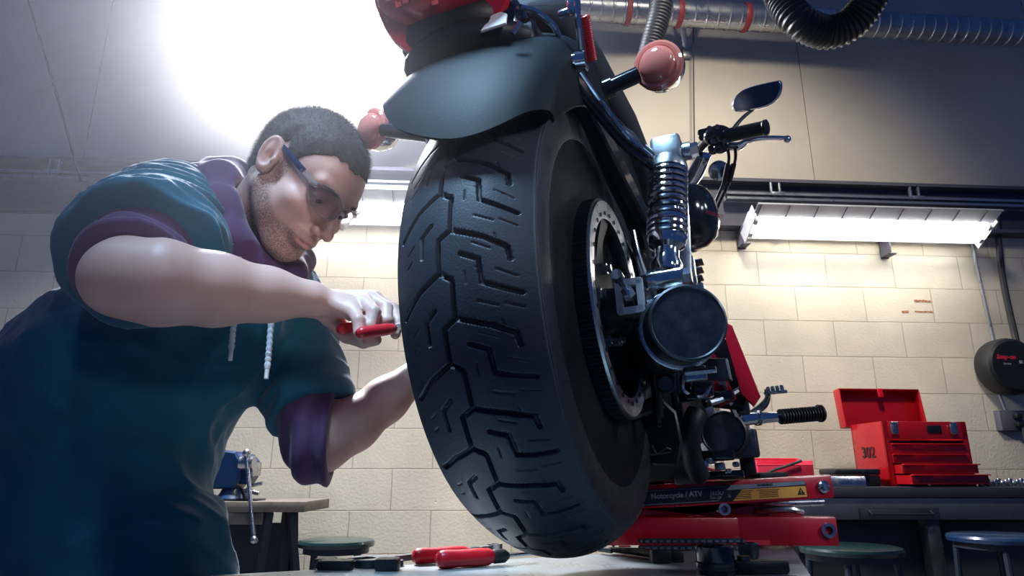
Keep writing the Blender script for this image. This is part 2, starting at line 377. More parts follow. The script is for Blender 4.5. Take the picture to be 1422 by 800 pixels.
hose('exhaust_hose', [at(922, -40, d=3.2), at(918, 10, d=3.2), at(908, 50, d=3.18), at(898, 88, d=3.15)], .05, .018, 'black corrugated hose hanging down behind the right rear indicator')
# thin cables
def cable(name, pts, r, label, mat='cable', cat='cable', sm=8): return tag(build(name, M().tube(pts, r, 8, sm=sm), mat), label, cat)
cable('hanging_cable', [W(*wpx(963, -30, .14), .14), W(*wpx(963, 80, .1), .1), W(*wpx(965, 262, .09), .09)], .004, 'thin dark cable hanging straight down the wall by the duct bracket')
cable('hanging_cable', [W(*wpx(30, -30, .12), .12), W(*wpx(75, 120, .1), .1), W(*wpx(112, 250, .15), .15)], .006, 'thin dark cable running down the wall at the upper left')
xa, za = wpx(1356, 312, .1); xb, zb = wpx(1381, 478, .03)
cable('conduit', [W(xa, za, .1), W(xa+.01, za-.12, .03), W(xb, zb, .03)], .0095, 'thin grey conduit dropping from the lamp to the reel', 'galv', 'conduit')
xa, za = wpx(1383, 285, .06); xb, zb = wpx(1412, 478, .06)
cable('power_cable', [W(xa, za, .06), W((xa+xb)/2, (za+zb)/2, .03), W(xb, zb, .06)], .017, 'thick black cable dropping beside the conduit to the reel')
# reel
def reel():
    x, z = wpx(1402, 509, .1); t = thing('cable_reel', 'round black cable reel on the wall at the right edge', 'reel', W(x, z-.15, 0)); c = W(x, z, 0)
    build('drum', M().lathe([(.05, .012), (.13, .014), (.152, .03), (.158, .05), (.158, .11), (.15, .135), (.135, .146), (0, .147)], c, WN, 48), 'black_satin', t)
    build('mount_bracket', M().box(c+WN*.006, (.12, .012, .2), RW, .003), 'galv', t)
    build('lettering', text_mesh('Snap-on', .034, c+WX*-.05+UZ*.045+WN*.148, WX, UZ, bold=.0012, shear=.2), 'letter_red', t, label='red lettering')
    build('lettering', text_mesh('Series', .018, c+WX*-.05+UZ*.008+WN*.148, WX, UZ), 'letter_grey', t)
    build('sticker', M().box(c+WX*.03+UZ*.018+WN*.1485, (.018, .002, .018), RW), 'sticker_grey', t)
reel()
x, z = wpx(1408, 584, .04)
t = thing('outlet_box', 'grey electrical outlet box with black plugs low on the wall beneath the reel', 'outlet', W(x, z-.05, 0))
build('box', M().box(W(x, z, .022), (.16, .045, .11), RW, .004), 'beam_paint', t)
for k in (-1, 1): build('plug', M().box(W(x+k*.0+.01, z+k*.022, .06), (.035, .035, .024), RW, .005), 'black_satin', t)
cable('power_cable', [W(x+.02, z-.01, .07), W(x+.035, z-.14, .06), W(x+.15, z-.2, .05)], .008, 'black cable looping down from the outlet box')
xa, za = wpx(1388, 548, .03); cable('conduit', [W(xa, za+.0, .03), W(xa+.02, za-.1, .03)], .008, 'short grey conduit between reel and outlet box', 'galv', 'conduit', sm=2)
# marks on the wall
mk('brick_mark', (.42, .13, .05), .8, var=.8, vscale=30, col2=(.6, .45, .3))
for i, (px, py, w, h) in enumerate(((1281, 418, .1, .011), (1257, 433, .04, .013), (1283, 433, .11, .008))):
    x, z = wpx(px, py, 0); n = 14
    up = [(-w/2+w*k/n, h/2*(.5+rng.random())) for k in range(n+1)]; lo = [(w/2-w*k/n, -h/2*(.5+rng.random())) for k in range(n+1)]
    tag(build('tape_residue', M().prism(up+lo, W(x, z, .001), WX, UZ, .002), 'brick_mark'), ['upper of the rusty brown residue marks on the blocks', 'short left rusty brown residue mark on the blocks', 'long lower rusty brown residue mark on the blocks'][i], 'mark')
x, z = wpx(1035, 575, 0); tag(build('paper_notice', M().box(W(x, z, .003), (.08, .003, .36), RW), 'white_paint'), 'narrow white strip on the wall behind the brake pedal', 'notice')

# =============================================================== RIGHT BENCH
def right_bench():
    zt = .936; yf = 3.0
    xa = at(1000, 676, Y=3.0)[0]; xb = 3.3
    t = thing('workbench', 'long dark workbench against the wall carrying the red toolbox', 'workbench', ((xa+xb)/2, 3.3, 0))
    cx = (xa+xb)/2; Ln = xb-xa
    build('worktop', M().box((cx, 3.32, zt-.022), (Ln, .64, .044), bev=.004), 'bench_dark', t)
    build('apron', M().box((cx, 3.03, zt-.09), (Ln-.02, .03, .09), bev=.003), 'bench_grey', t)
    build('cabinet', M().box((cx+.1, 3.36, .4), (Ln-.5, .5, .78), bev=.005), 'bench_dark', t)
    dx, dz = at(1251, 714, Y=3.0)[0], at(1251, 714, Y=3.0)[2]
    dr = build('drawer', M().box((dx, 3.02, dz), (.34, .03, .05), bev=.004), 'bench_dark', t)
    build('handle', M().tube([(dx-.13, 3.005, dz+.01), (dx-.13, 2.985, dz+.0), (dx+.13, 2.985, dz), (dx+.13, 3.005, dz+.01)], .005, 8), 'steel_dark', dr)
    for x in (xa+.05, xa+.9, xb-.05):
        for y in (3.05, 3.58): build('leg', M().box((x, y, (zt-.05)/2), (.06, .06, zt-.05), bev=.004), 'bench_dark', t)
    return zt
mk('bench_grey', (.1, .12, .15), .45, metal=.4, var=.5, vscale=10)
ZB = right_bench()
def toolbox():
    a = math.radians(5); wd = np.array([math.cos(a), math.sin(a), 0]); nd = np.array([math.sin(a), -math.cos(a), 0]); R = np.array([wd, -nd, UZ])
    fl = at(1238, 678, Y=3.1); fl[2] = ZB; Wd, Dp, Hh = .405, .25, .285
    t = thing('toolbox', 'open red metal toolbox with pulled out drawers on the workbench', 'toolbox', fl+wd*Wd/2-nd*Dp/2)
    P = lambda x, y, z: fl+wd*x-nd*y+UZ*z      # x along front, y into box, z up
    m = M().box(P(Wd/2, Dp-.004, Hh/2), (Wd, .008, Hh), R).box(P(.004, Dp/2, Hh/2), (.008, Dp, Hh), R, .002).box(P(Wd-.004, Dp/2, Hh/2), (.008, Dp, Hh), R, .002).box(P(Wd/2, Dp/2, .006), (Wd, Dp, .012), R)
    m.box(P(Wd/2, .004, Hh-.04), (Wd, .008, .08), R, .002).box(P(.012, .004, Hh/2), (.024, .008, Hh), R).box(P(Wd-.012, .004, Hh/2), (.024, .008, Hh), R).box(P(Wd/2, Dp/2, Hh-.085), (Wd-.01, Dp-.01, .004), R)
    build('body', m, 'red_box', t)
    for i, (z, ex) in enumerate(((.165, 0.002), (.12, .004), (.075, .06), (.03, .11))):
        d = build('drawer', M().box(P(Wd/2, .004-ex, z), (Wd-.05, .006, .04), R, .001).box(P(Wd/2, .11-ex, z-.018), (Wd-.055, .22, .003), R).box(P(.03, .11-ex, z), (.003, .22, .036), R).box(P(Wd-.03, .11-ex, z), (.003, .22, .036), R), 'red_box', t)
        build('handle', M().box(P(Wd/2, -.007-ex, z+.019), (Wd-.05, .02, .005), R, .001), 'red_grip', d)
    # lid leaning back, seen from inside
    up = nrm(UZ+nd*-.12); ln = np.cross(wd, up); RL = np.array([wd, -ln if ln@nd > 0 else ln, up]); c = P(Wd/2-.01, Dp+.02, Hh-.01); LH = .19
    dn = RL[1]
    m = M().box(c+up*LH/2+dn*.035, (Wd+.02, .004, LH), RL, .001).box(c+up*LH+dn*.01, (Wd+.02, .055, .005), RL, .001).box(c+up*.002+dn*.01, (Wd+.02, .055, .005), RL, .001)
    for s in (-1, 1): m.box(c+up*LH/2+dn*.01+wd*s*(Wd/2+.008), (.005, .055, LH), RL, .001)
    lid = build('lid', m, 'red_box', t); build('lid_catch', M().box(c+up*(LH-.02)-dn*.022, (.028, .006, .045), RL, .004), 'red_grip', lid)
    for x in (.05, Wd-.07):
        l = build('latch', M().box(P(x, -.008, Hh-.035), (.034, .012, .045), R, .003).box(P(x, -.013, Hh-.02), (.02, .008, .03), R, .002).cyl(P(x-.016, -.012, Hh-.008), P(x+.016, -.012, Hh-.008), .005), 'chrome_worn', t)
    build('label_plate', M().box(P(Wd-.16, -.003, Hh-.035), (.07, .003, .035), R, .001), 'sticker_black', t)
    build('lettering', text_mesh('302', .07, P(-.0035, Dp*.52, Hh*.52), nd, UZ, bold=.0006), 'ink', t, label='black stencilled 302')
toolbox()
c = at(1180, 664, Y=3.15); c[2] = ZB
t = thing('storage_case', 'low black plastic case left of the red toolbox', 'case', c)
build('case_body', M().box(c+UZ*.024, (.2, .16, .048), bev=.008), 'black_satin', t); build('case_lid', M().box(c+UZ*.062, (.205, .165, .026), bev=.008), 'black_satin', t)
build('latch', M().box(c+np.array([.03, -.085, .05]), (.03, .01, .03), bev=.003), 'black_gloss', t)
c = at(1217, 672, Y=3.02); c[2] = ZB
# sockets and drive chain on the worktop
for k in range(14):
    p = at(1362+k*5.2, 673, Y=3.06+.03*(k % 2)); p[2] = ZB; hh = .022+.006*(k % 3)
    if k == 0: base = None
    tag(build('socket', M().lathe([(.005, 0), (.0085, 0), (.0095, .002), (.0095, hh-.004), (.008, hh), (.005, hh), (.005, hh-.01)], p, UZ, 14), 'chrome_worn'), 'small chrome socket in the row at the right end of the workbench', 'socket', 'chrome sockets on the workbench')
for k, (px, nm) in enumerate(((1293, 'bolt'), (1312, 'bolt'), (1335, 'bolt'))):
    p = at(px, 674, Y=3.03); p[2] = ZB
    tag(build('bolt', M().cyl(p+UZ*.006, p+UZ*.006+np.array([.03, .01, 0]), .004, n=10).cyl(p+UZ*.007+np.array([-.008, -.003, 0]), p+UZ*.007, .007, n=6), 'chrome_worn'), 'loose bolt lying on the workbench in front of the toolbox', 'bolt', 'loose bolts on the workbench')
# red bin with cable at the left end of the bench
c = at(1082, 660, Y=3.1); c[2] = ZB
t = thing('parts_bin', 'bright red plastic bin behind the jack on the workbench', 'bin', c)
wv = .24; m = M()
for s in (-1, 1): m.box(c+np.array([s*wv/2, 0, .055]), (.004, .16, .11), bev=.001)
m.box(c+np.array([0, -.08, .045]), (wv, .004, .09), bev=.001).box(c+np.array([0, .08, .06]), (wv, .004, .12), bev=.001).box(c+np.array([0, 0, .004]), (wv, .16, .008))
build('bin_body', m, 'pink_cloth', t); build('rim', M().tube([c+np.array([-.12, -.08, .09]), c+np.array([.12, -.08, .09]), c+np.array([.12, .08, .12]), c+np.array([-.12, .08, .12]), c+np.array([-.12, -.08, .09])], .004, 6), 'pink_cloth', t)
q = lambda a, b: at(a, b, Y=3.0)
cable('cable_scrap', [q(1056, 668), q(1070, 655), q(1090, 648), q(1113, 640)], .006, 'black cable end sticking up over the red bin')

# =============================================================== STOOLS
def stool(px, py, Y, r, mat, label, group=None):
    s = at(px, py, Y=Y); zt = s[2]; t = thing('shop_stool', label, 'stool', (s[0], s[1], 0), group)
    build('seat', M().lathe([(0, zt-.03), (r-.02, zt-.03), (r-.003, zt-.026), (r, zt-.012), (r-.004, zt-.003), (r-.015, zt), (0, zt-.001)], (s[0], s[1], 0), UZ, 40), mat, t)
    build('seat_rim', M().lathe([(r-.03, zt-.05), (r-.022, zt-.05), (r-.022, zt-.028), (r-.03, zt-.028)], (s[0], s[1], 0), UZ, 40, closed=True), 'stool_leg', t)
    for k in range(4):
        q = PI/4+k*PI/2+.25; d = np.array([math.cos(q), math.sin(q), 0])
        build('leg', M().tube([np.array([s[0], s[1], zt-.03])+d*(r-.035), np.array([s[0], s[1], .0])+d*(r+.01)], .0125, 10), 'stool_leg', t)
    build('foot_ring', M().lathe([(r-.018, .22), (r-.006, .22), (r-.006, .234), (r-.018, .234)], (s[0], s[1], 0), UZ, 40, closed=True), 'stool_leg', t)
stool(468, 749, 2.85, .15, 'stool_green', 'round green shop stool beneath the left wall, behind the wrenches')
stool(1180, 758, 2.75, .185, 'stool_green', 'round green shop stool in front of the workbench beside the jack')
stool(1388, 742, 2.8, .185, 'stool_blue', 'round blue shop stool at the lower right edge')

# =============================================================== LEFT BENCH + VISE
def left_bench():
    e = at(423, 703, Y=3.0); zt = at(423, 696.5, Y=3.0)[2]; xr = e[0]; xl = xr-1.3; cx = (xl+xr)/2
    t = thing('workbench', 'worn wooden workbench with the vise, behind the mechanic', 'workbench', (cx, 3.2, 0))
    build('worktop', M().box((cx, 3.2, zt-.022), (1.3, .40, .044), bev=.004), 'wood_bench', t)
    build('apron', M().box((cx-.08, 3.03, zt-.07), (1.1, .02, .05), bev=.002), 'wood_bench', t)
    build('back_board', M().box((cx-.06, 3.37, (zt-.1)/2), (1.1, .02, zt-.12)), 'bench_dark', t)
    for x in (xr-.16, xr-.72, xl+.1):
        for s in (-1, 1): build('leg', M().tube([(x, 3.2+s*.17, zt-.045), (x+s*.06, 3.2+s*.19, 0)], .022, 4), 'stool_leg', t)
    build('leg_brace', M().tube([(xr-.075, 3.06, zt-.045), (xr-.02, 3.06, .5), (xr-.0, 3.06, 0.)], .02, 4), 'stool_leg', t)
    build('leg_brace', M().tube([(xr-.10, 3.08, zt-.045), (xr-.12, 3.08, 0.)], .02, 4), 'stool_leg', t)
    return zt, xr
ZL, XLB = left_bench()
def vise():
    c = at(312, 660, Y=3.0); c[2] = ZL; t = thing('bench_vise', 'blue bench vise with a long steel handle on the wooden workbench', 'vise', c+np.array([0, .12, 0]))
    X = np.array([1, 0, 0.]); Yv = np.array([0, 1., 0])
    build('base', M().lathe([(0, 0), (.07, 0), (.075, .01), (.06, .03), (.05, .05)], c+Yv*.12, UZ, 28), 'vise_blue', t)
    build('fixed_jaw', M().prism([(-.2, .05), (.02, .05), (.045, .09), (.045, .16), (.015, .21), (-.08, .22), (-.2, .16)], c+Yv*.12, X, UZ, .13, .01), 'vise_blue', t)
    build('movable_jaw', M().prism([(-.02, .07), (.05, .07), (.068, .1), (.068, .17), (.04, .2), (-.02, .2)], c+Yv*.12+X*.02, X, UZ, .1, .01), 'vise_blue', t)
    build('jaw_plate', M().box(c+Yv*.12+X*.088+UZ*.135, (.012, .1, .06), bev=.002), 'chrome_worn', t)
    p = at(352, 640, Y=3.04)-np.array([0, 0, 0]); 
    build('screw', M().cyl(c+Yv*.09+X*.07+UZ*.115, np.array([p[0]-.01, 3.09, c[2]+.115]), .013, n=16), 'chrome_worn', t)
    h0 = at(342, 633, Y=3.03); h1 = at(353, 750, Y=2.99)
    build('screw_head', M().cyl(np.array([h0[0]-.03, 3.05, h0[2]-.03]), np.array([h0[0]+.03, 3.05, h0[2]-.03]), .03, n=20).box(np.array([h0[0], 3.05, h0[2]-.03]), (.04, .04, .05), bev=.006), 'chrome_worn', t)
    hd = build('handle', M().cyl(h0+UZ*.0, h1, .0095, n=12), 'chrome_worn', t)
    build('handle_knob', M().sphere(h1, .018), 'chrome_worn', hd); build('handle_knob', M().sphere(h0+UZ*.012, .018), 'chrome_worn', hd)
    build('guide_rod', M().cyl(c+Yv*.1+X*.07+UZ*.06, c+Yv*.1+X*.13+UZ*.075, .008).cyl(c+Yv*.1+X*.06+UZ*.045, c+Yv*.1+X*.12+UZ*.03, .01), 'chrome_worn', t)
vise()
p = at(335, 690, Y=3.1); p[2] = ZL; tag(build('steel_plate', M().box(p+UZ*.004, (.18, .12, .008), bev=.002), 'steel_dark'), 'dark flat steel plate lying on the wooden workbench', 'plate')
# =============================================================== MOTORCYCLE (bike space: l = right, f = forward, u = up, origin rear axle)
def B(l, f, u): return BC+np.array([l, f, u])@BB
def BL(pts): return [B(*p) for p in pts]
LX, FX, UX = BB
mw = Matrix(((LX[0], FX[0], UX[0], BC[0]), (LX[1], FX[1], UX[1], BC[1]), (LX[2], FX[2], UX[2], BC[2]), (0, 0, 0, 1)))
bike = thing('motorcycle', 'black motorcycle raised on the red jack, rear tyre towards the viewer', 'motorcycle', mat=mw)
def bp(name, m, mat, parent=bike, **k): return build(name, m, mat, parent, **k)

# ---- tyre with real grooves
def tyre():
    RT, HW, RS = .33, .0828, .294; per = 22; P = 2*PI*RT/per*1000     # mm
    def polyd(S, T, pl):
        d = np.full(S.shape, 1e9)
        for (a, b), (c, e) in zip(pl[:-1], pl[1:]):
            vx, vy = c-a, e-b; L2 = vx*vx+vy*vy; t = np.clip(((S-a)*vx+(T-b)*vy)/L2, 0, 1)
            d = np.minimum(d, np.hypot(S-a-t*vx, T-b-t*vy))
        return d
    main = [[(3, 0), (-12, 9), (-12, 46), (2, 54), (3, 60), (3, P)], [(3, 0), (40, 12), (62, 24)], [(-12, 46), (-42, 62), (-70, 86)]]
    mid = [[(14, 28), (33, 36), (35, 60)], [(35, 61), (72, 76)], [(-22, 84), (-35, 95), (-35, 118)], [(62, 24), (64, 38)]]
    sipe = [[(27, 17), (45, 25)], [(30, 44), (33, 46)], [(50, 48), (69, 57)], [(29, 80), (49, 87)], [(55, 85), (72, 92)], [(18, 48), (18, 60)], [(-60, 30), (-52, 24)], [(50, 8), (52, 14)], [(-48, 100), (-58, 108)]]
    ns, nt = 150, 1716
    s = np.linspace(-86, 86, ns); t = np.arange(nt)/nt*P*per
    S, T = np.meshgrid(s, t); S = S+1.0*np.sin(T*.9+S*.3)*0; Tm = np.mod(T, P)
    def depth(lines, w, dep):
        d = np.full(S.shape, 1e9)
        for pl in lines:
            for k in (-1, 0, 1): d = np.minimum(d, polyd(S, Tm+k*P, pl))
        return dep*np.clip((w+1.0-d)/1.4, 0, 1)
    g = np.maximum(np.maximum(depth(main, 2.1, 6.), depth(mid, 1.9, 5.)), depth(sipe, .35, 1.6))
    g *= np.clip((84-np.abs(S))/6, 0, 1)
    lat = S/86*HW; x = np.abs(lat)/HW; r = RT-(RT-RS)*x**2.2
    slope = np.arctan(2.2*(RT-RS)/HW*x**1.2)*np.sign(lat)
    r = r-g/1000*np.cos(slope); lat2 = lat-g/1000*np.sin(slope)
    side = [(.0845, .288), (.0865, .276), (.0862, .262), (.084, .248), (.0795, .235), (.0735, .224), (.0675, .216), (.064, .2085), (.055, .203)]
    ang = T[:, :1]/(P*per)*2*PI
    Rr = np.concatenate([np.full((nt, 1), b) for a, b in side[::-1]]+[r]+[np.full((nt, 1), b) for a, b in side], 1)
    La = np.concatenate([np.full((nt, 1), -a) for a, b in side[::-1]]+[lat2]+[np.full((nt, 1), a) for a, b in side], 1)
    # sidewall ribs
    A0 = ang+1.93     # angle measured so that t grows downwards at the rear
    X = np.stack([La, -Rr*np.cos(A0+0*Rr), -Rr*np.sin(A0+0*Rr)], -1)
    n = Rr.shape[1]; V = X.reshape(-1, 3)@BB+BC
    i = np.arange(nt)[:, None]; j = np.arange(n-1)[None]; i2 = (i+1) % nt
    F = np.stack([i*n+j, i2*n+j, i2*n+j+1, i*n+j+1], -1).reshape(-1, 4)
    # orientation outward
    a, b, c = V[F[5]][0] if False else V[F[len(F)//2]][:3]; nn = np.cross(b-a, c-a); out = (a-BC)-((a-BC)@LX)*LX
    if nn@out < 0: F = F[:, ::-1].copy()
    ty = bp('rear_tyre', (V, F), 'rubber', sharp=50)
    ty.data.materials.append(MATS['rubber_side'])
    jj = np.tile(np.arange(n-1), nt); mi = ((jj < 8) | (jj >= n-9)).astype(np.int32); ty.data.polygons.foreach_set('material_index', mi)
    for sd in (-1, 1):
        bp('bead_ring', M().lathe([(.2895, -.001), (.2905, .0006), (.2915, -.001)], B(sd*.0838, 0, 0), LX*sd, 160), 'rubber_side', ty)
tyre()

def wheel():
    w = bp('rear_wheel', M().lathe([(.2055, -.066), (.211, -.068), (.213, -.064), (.206, -.058), (.2, -.05), (.192, -.045), (.19, 0), (.192, .045), (.2, .05), (.206, .058), (.213, .064), (.211, .068), (.2055, .066), (.198, .054), (.184, .045), (.182, 0), (.184, -.045), (.198, -.054)], B(0, 0, 0), LX, 96, closed=True), 'alu_dark', label='dark cast rear wheel')
    for sd in (-1, 1): bp('rim_lip', M().lathe([(.1985, .0), (.2035, .003), (.212, .003), (.214, .0), (.212, -.002)], B(sd*.066, 0, 0), LX*sd, 96), 'chrome', w, label='polished rim lip')
    bp('hub', M().lathe([(.0, -.07), (.03, -.07), (.034, -.05), (.045, -.035), (.045, .035), (.055, .05), (.055, .062), (.0, .062)], B(0, 0, 0), LX, 36), 'alu_dark', w)
    for k in range(9):
        a = 2*PI*k/9+.2; e1 = np.array([0, math.cos(a), math.sin(a)]); e2 = np.array([0, -math.sin(a), math.cos(a)])
        m = M(); ring = []
        for r_, hw, hl in ((.04, .014, .028), (.09, .009, .018), (.15, .008, .016), (.187, .014, .028)):
            ring.append([B(*(e1*r_+e2*hw*cx+np.array([1, 0, 0])*hl*cy)) for cx, cy in ((-1, -.7), (-.6, -1), (.6, -1), (1, -.7), (1, .7), (.6, 1), (-.6, 1), (-1, .7))])
        bp('spoke', m.rings(ring), 'alu_dark', w, sharp=40)
    # brake disc on the left
    bp('brake_disc', M().ring(B(-.085, 0, 0), LX, .1, .145, .005, 72), 'chrome_worn', w)
    # pulley and belt on the right
    pl = bp('belt_pulley', M().lathe([(.128, .102), (.1535, .104), (.1545, .1), (.1545, .068), (.145, .066), (.14, .08), (.14, .094), (.128, .097)], B(0, 0, 0), LX, 120, closed=True), 'alu', w, label='bright toothed pulley rim')
    m = M()
    for k in range(30):
        a = 2*PI*k/30; m.cyl(B(.1035, .1355*math.cos(a), .1355*math.sin(a)), B(.1045, .1355*math.cos(a), .1355*math.sin(a)), .0032, n=8)
    bp('rivets', m, 'ink', pl, kind='stuff')
    for k in range(5):
        a = 2*PI*k/5+.5; e1 = np.array([0, math.cos(a), math.sin(a)]); e2 = np.array([0, -math.sin(a), math.cos(a)])
        ring = [[B(*(e1*r_+e2*hw*cx+np.array([1, 0, 0])*(l0+.006*cy))) for cx, cy in ((-1, -1), (1, -1), (1, 1), (-1, 1))] for r_, hw, l0 in ((.05, .02, .072), (.1, .015, .082), (.133, .024, .095))]
        bp('pulley_arm', M().rings(ring), 'black_satin', pl)
        bp('pulley_bolt', M().cyl(B(*(e1*.058+np.array([.07, 0, 0]))), B(*(e1*.058+np.array([.092, 0, 0]))), .0085, n=6).cyl(B(*(e1*.058+np.array([.09, 0, 0]))), B(*(e1*.058+np.array([.098, 0, 0]))), .005, n=12), 'chrome_worn', pl)
    bp('pulley_hub', M().lathe([(0, .06), (.075, .06), (.07, .075), (.03, .08), (.028, .1), (0, .1)], B(0, 0, 0), LX, 40), 'black_satin', pl)
wheel()

def belt():
    # closed loop: rear pulley radius .156, front pulley r .07 at f=.62
    r0, r1, fx, ux = .1575, .062, .63, -.005
    ang = math.asin((r0-r1)/fx); path = []
    n0 = 150
    for k in range(n0+1):
        a = PI/2-ang+(PI+2*ang)*k/n0+0; path.append((r0*math.cos(a), r0*math.sin(a), math.cos(a), math.sin(a)))
    for k in range(1, 60):
        t = k/60; a = -PI/2+ang; b = (math.cos(a), math.sin(a)); path.append((r0*b[0]*(1-t)+(fx+r1*b[0])*t, r0*b[1]*(1-t)+(ux+r1*b[1])*t, b[0], b[1]))
    for k in range(41):
        a = -PI/2+ang+(PI-2*ang)*k/40; path.append((fx+r1*math.cos(a), ux+r1*math.sin(a), math.cos(a), math.sin(a)))
    for k in range(1, 60):
        t = k/60; a = PI/2-ang; b = (math.cos(a), math.sin(a)); path.append(((fx+r1*b[0])*(1-t)+r0*b[0]*t, (ux+r1*b[1])*(1-t)+r0*b[1]*t, b[0], b[1]))
    # resample finely for the ribs
    P = np.array(path); seg = np.r_[0, np.cumsum(np.linalg.norm(np.diff(P[:, :2], axis=0), axis=1))]; N = int(seg[-1]/.0016); s = np.linspace(0, seg[-1], N, endpoint=False)
    Q = np.stack([np.interp(s, seg, P[:, k]) for k in range(4)], 1)
    rib = .0012*np.clip(np.sin(2*PI*s/.0056)*1.6, -1, 1)
    rings = []
    for i in range(N):
        f, u, nf, nu = Q[i]; o = rib[i]
        rings.append([B(.054, f-nf*.004, u-nu*.004), B(.054, f+nf*o, u+nu*o), B(.1005, f+nf*o, u+nu*o), B(.1005, f-nf*.004, u-nu*.004)])
    rings.append(rings[0]); bp('drive_belt', M().rings(rings, cap0=False, cap1=False), 'black_satin', sharp=25)
    bp('front_pulley', M().lathe([(0, .06), (.06, .06), (.06, .1), (0, .1)], B(0, fx, ux), LX, 40), 'steel_dark')
belt()

mk('alu_bright', (.85, .86, .86), .45, metal=.5)
# ---- swingarm, axle, adjuster
def boxpath(pts, w, h, bev=.004):
    """box section tube through bike-space points"""
    m = M(); rings = []
    P = [np.array(p, float) for p in pts]
    for i, p in enumerate(P):
        t = nrm(P[min(i+1, len(P)-1)]-P[max(i-1, 0)]); x = nrm(np.cross(t, [0, 0, 1.])) if abs(t[2]) < .95 else np.array([1., 0, 0]); y = np.cross(x, t)
        a = w/2; b = h/2; c = bev
        rings.append([B(*(p+x*q[0]+y*q[1])) for q in ((-a+c, -b), (a-c, -b), (a, -b+c), (a, b-c), (a-c, b), (-a+c, b), (-a, b-c), (-a, -b+c))])
    return m.rings(rings)
for sd in (-1, 1):
    sw = bp('swingarm', boxpath([(sd*.128, -.02, 0), (sd*.128, .12, -.005), (sd*.13, .45, -.02)], .03, .052), 'black_gloss')
    bp('axle_collar', M().cyl(B(sd*.075, 0, .0), B(sd*.118, 0, 0), .024, n=28).cyl(B(sd*.1, 0, 0), B(sd*.128, 0, 0), .03, n=28), 'black_satin')
bp('axle_adjuster', M().ring(B(.128, -.045, -.002), -FX, .017, .0175, .004).merge(M().prism([(-.017, -.024), (.017, -.024), (.017, -.015), (-.017, -.015)], B(.128, -.05, 0), LX, UX, .006, 0)).merge(M().prism([(-.017, .024), (-.017, .015), (.017, .015), (.017, .024)], B(.128, -.05, 0), LX, UX, .006)).merge(M().prism([(-.019, -.022), (-.01, -.022), (-.01, .022), (-.019, .022)], B(.128, -.05, 0), LX, UX, .006)).merge(M().prism([(.01, -.022), (.019, -.022), (.019, .022), (.01, .022)], B(.128, -.05, 0), LX, UX, .006)), 'alu_bright', label='bright axle adjuster plate')
bp('adjuster_bolt', M().cyl(B(.128, -.04, .0), B(.122, -.085, .018), .0045, n=14).cyl(B(.122, -.082, .017), B(.1215, -.092, .0205), .008, n=20).cyl(B(.128, -.05, .0), B(.127, -.062, .005), .009, n=6), 'chrome')
bp('axle_nut', M().cyl(B(.143, -.0, 0), B(.158, 0, 0), .017, n=6).cyl(B(.155, 0, 0), B(.168, 0, 0), .009, n=16), 'chrome')

# ---- rear shocks
def shock(sd, top, bot, R=.03):
    t = np.array(top, float); b = np.array(bot, float); d = nrm(t-b); t[0] *= sd; b[0] *= sd; d = nrm(t-b); Ln = np.linalg.norm(t-b); q = lambda k: B(*(b+(t-b)*k))
    s = bp('shock_absorber', M().cyl(q(.16), q(.95), R*.5, n=24).lathe([(R*.35, 0), (R*.75, 0), (R*.8, Ln*.05), (R*.62, Ln*.11), (R*.62, Ln*.17), (R*.9, Ln*.2), (R*.98, Ln*.24), (R*.98, Ln*.27), (R*.4, Ln*.27)], q(.05), q(1)-q(0), 32), 'chrome')
    bp('spring', M().helix(q(.30), q(.86), R*.9, .0042, 11.5, seg=24), 'chrome', s)
    bp('spring_cap', M().lathe([(R*.3, 0), (R*1.02, 0), (R*1.02, Ln*.03), (R*.9, Ln*.09), (R*.3, Ln*.1)], q(.86), q(1)-q(0), 32), 'chrome_worn', s)
    bp('upper_mount', M().box(q(.99), (.045, .045, .055), BB, .006).cyl(q(1.0)-LX*.03, q(1.0)+LX*.034, .014, n=20), 'chrome_worn', s)
    bp('lower_eye', M().cyl(q(0)-LX*.024, q(0)+LX*.024, .019, n=28).cyl(q(0)+LX*.024, q(0)+LX*.036, .012, n=6).cyl(q(0)-LX*.036, q(0)-LX*.024, .012, n=6), 'chrome', s)
    bp('mount_bolt', M().cyl(q(1.0)+LX*.034, q(1.0)+LX*.045, .011, n=6), 'chrome', s)
st = bk(928, 216, 1.03); sb = bk(925, 388, .955)
shock(1, st, sb, .029); shock(-1, st, sb, .029)

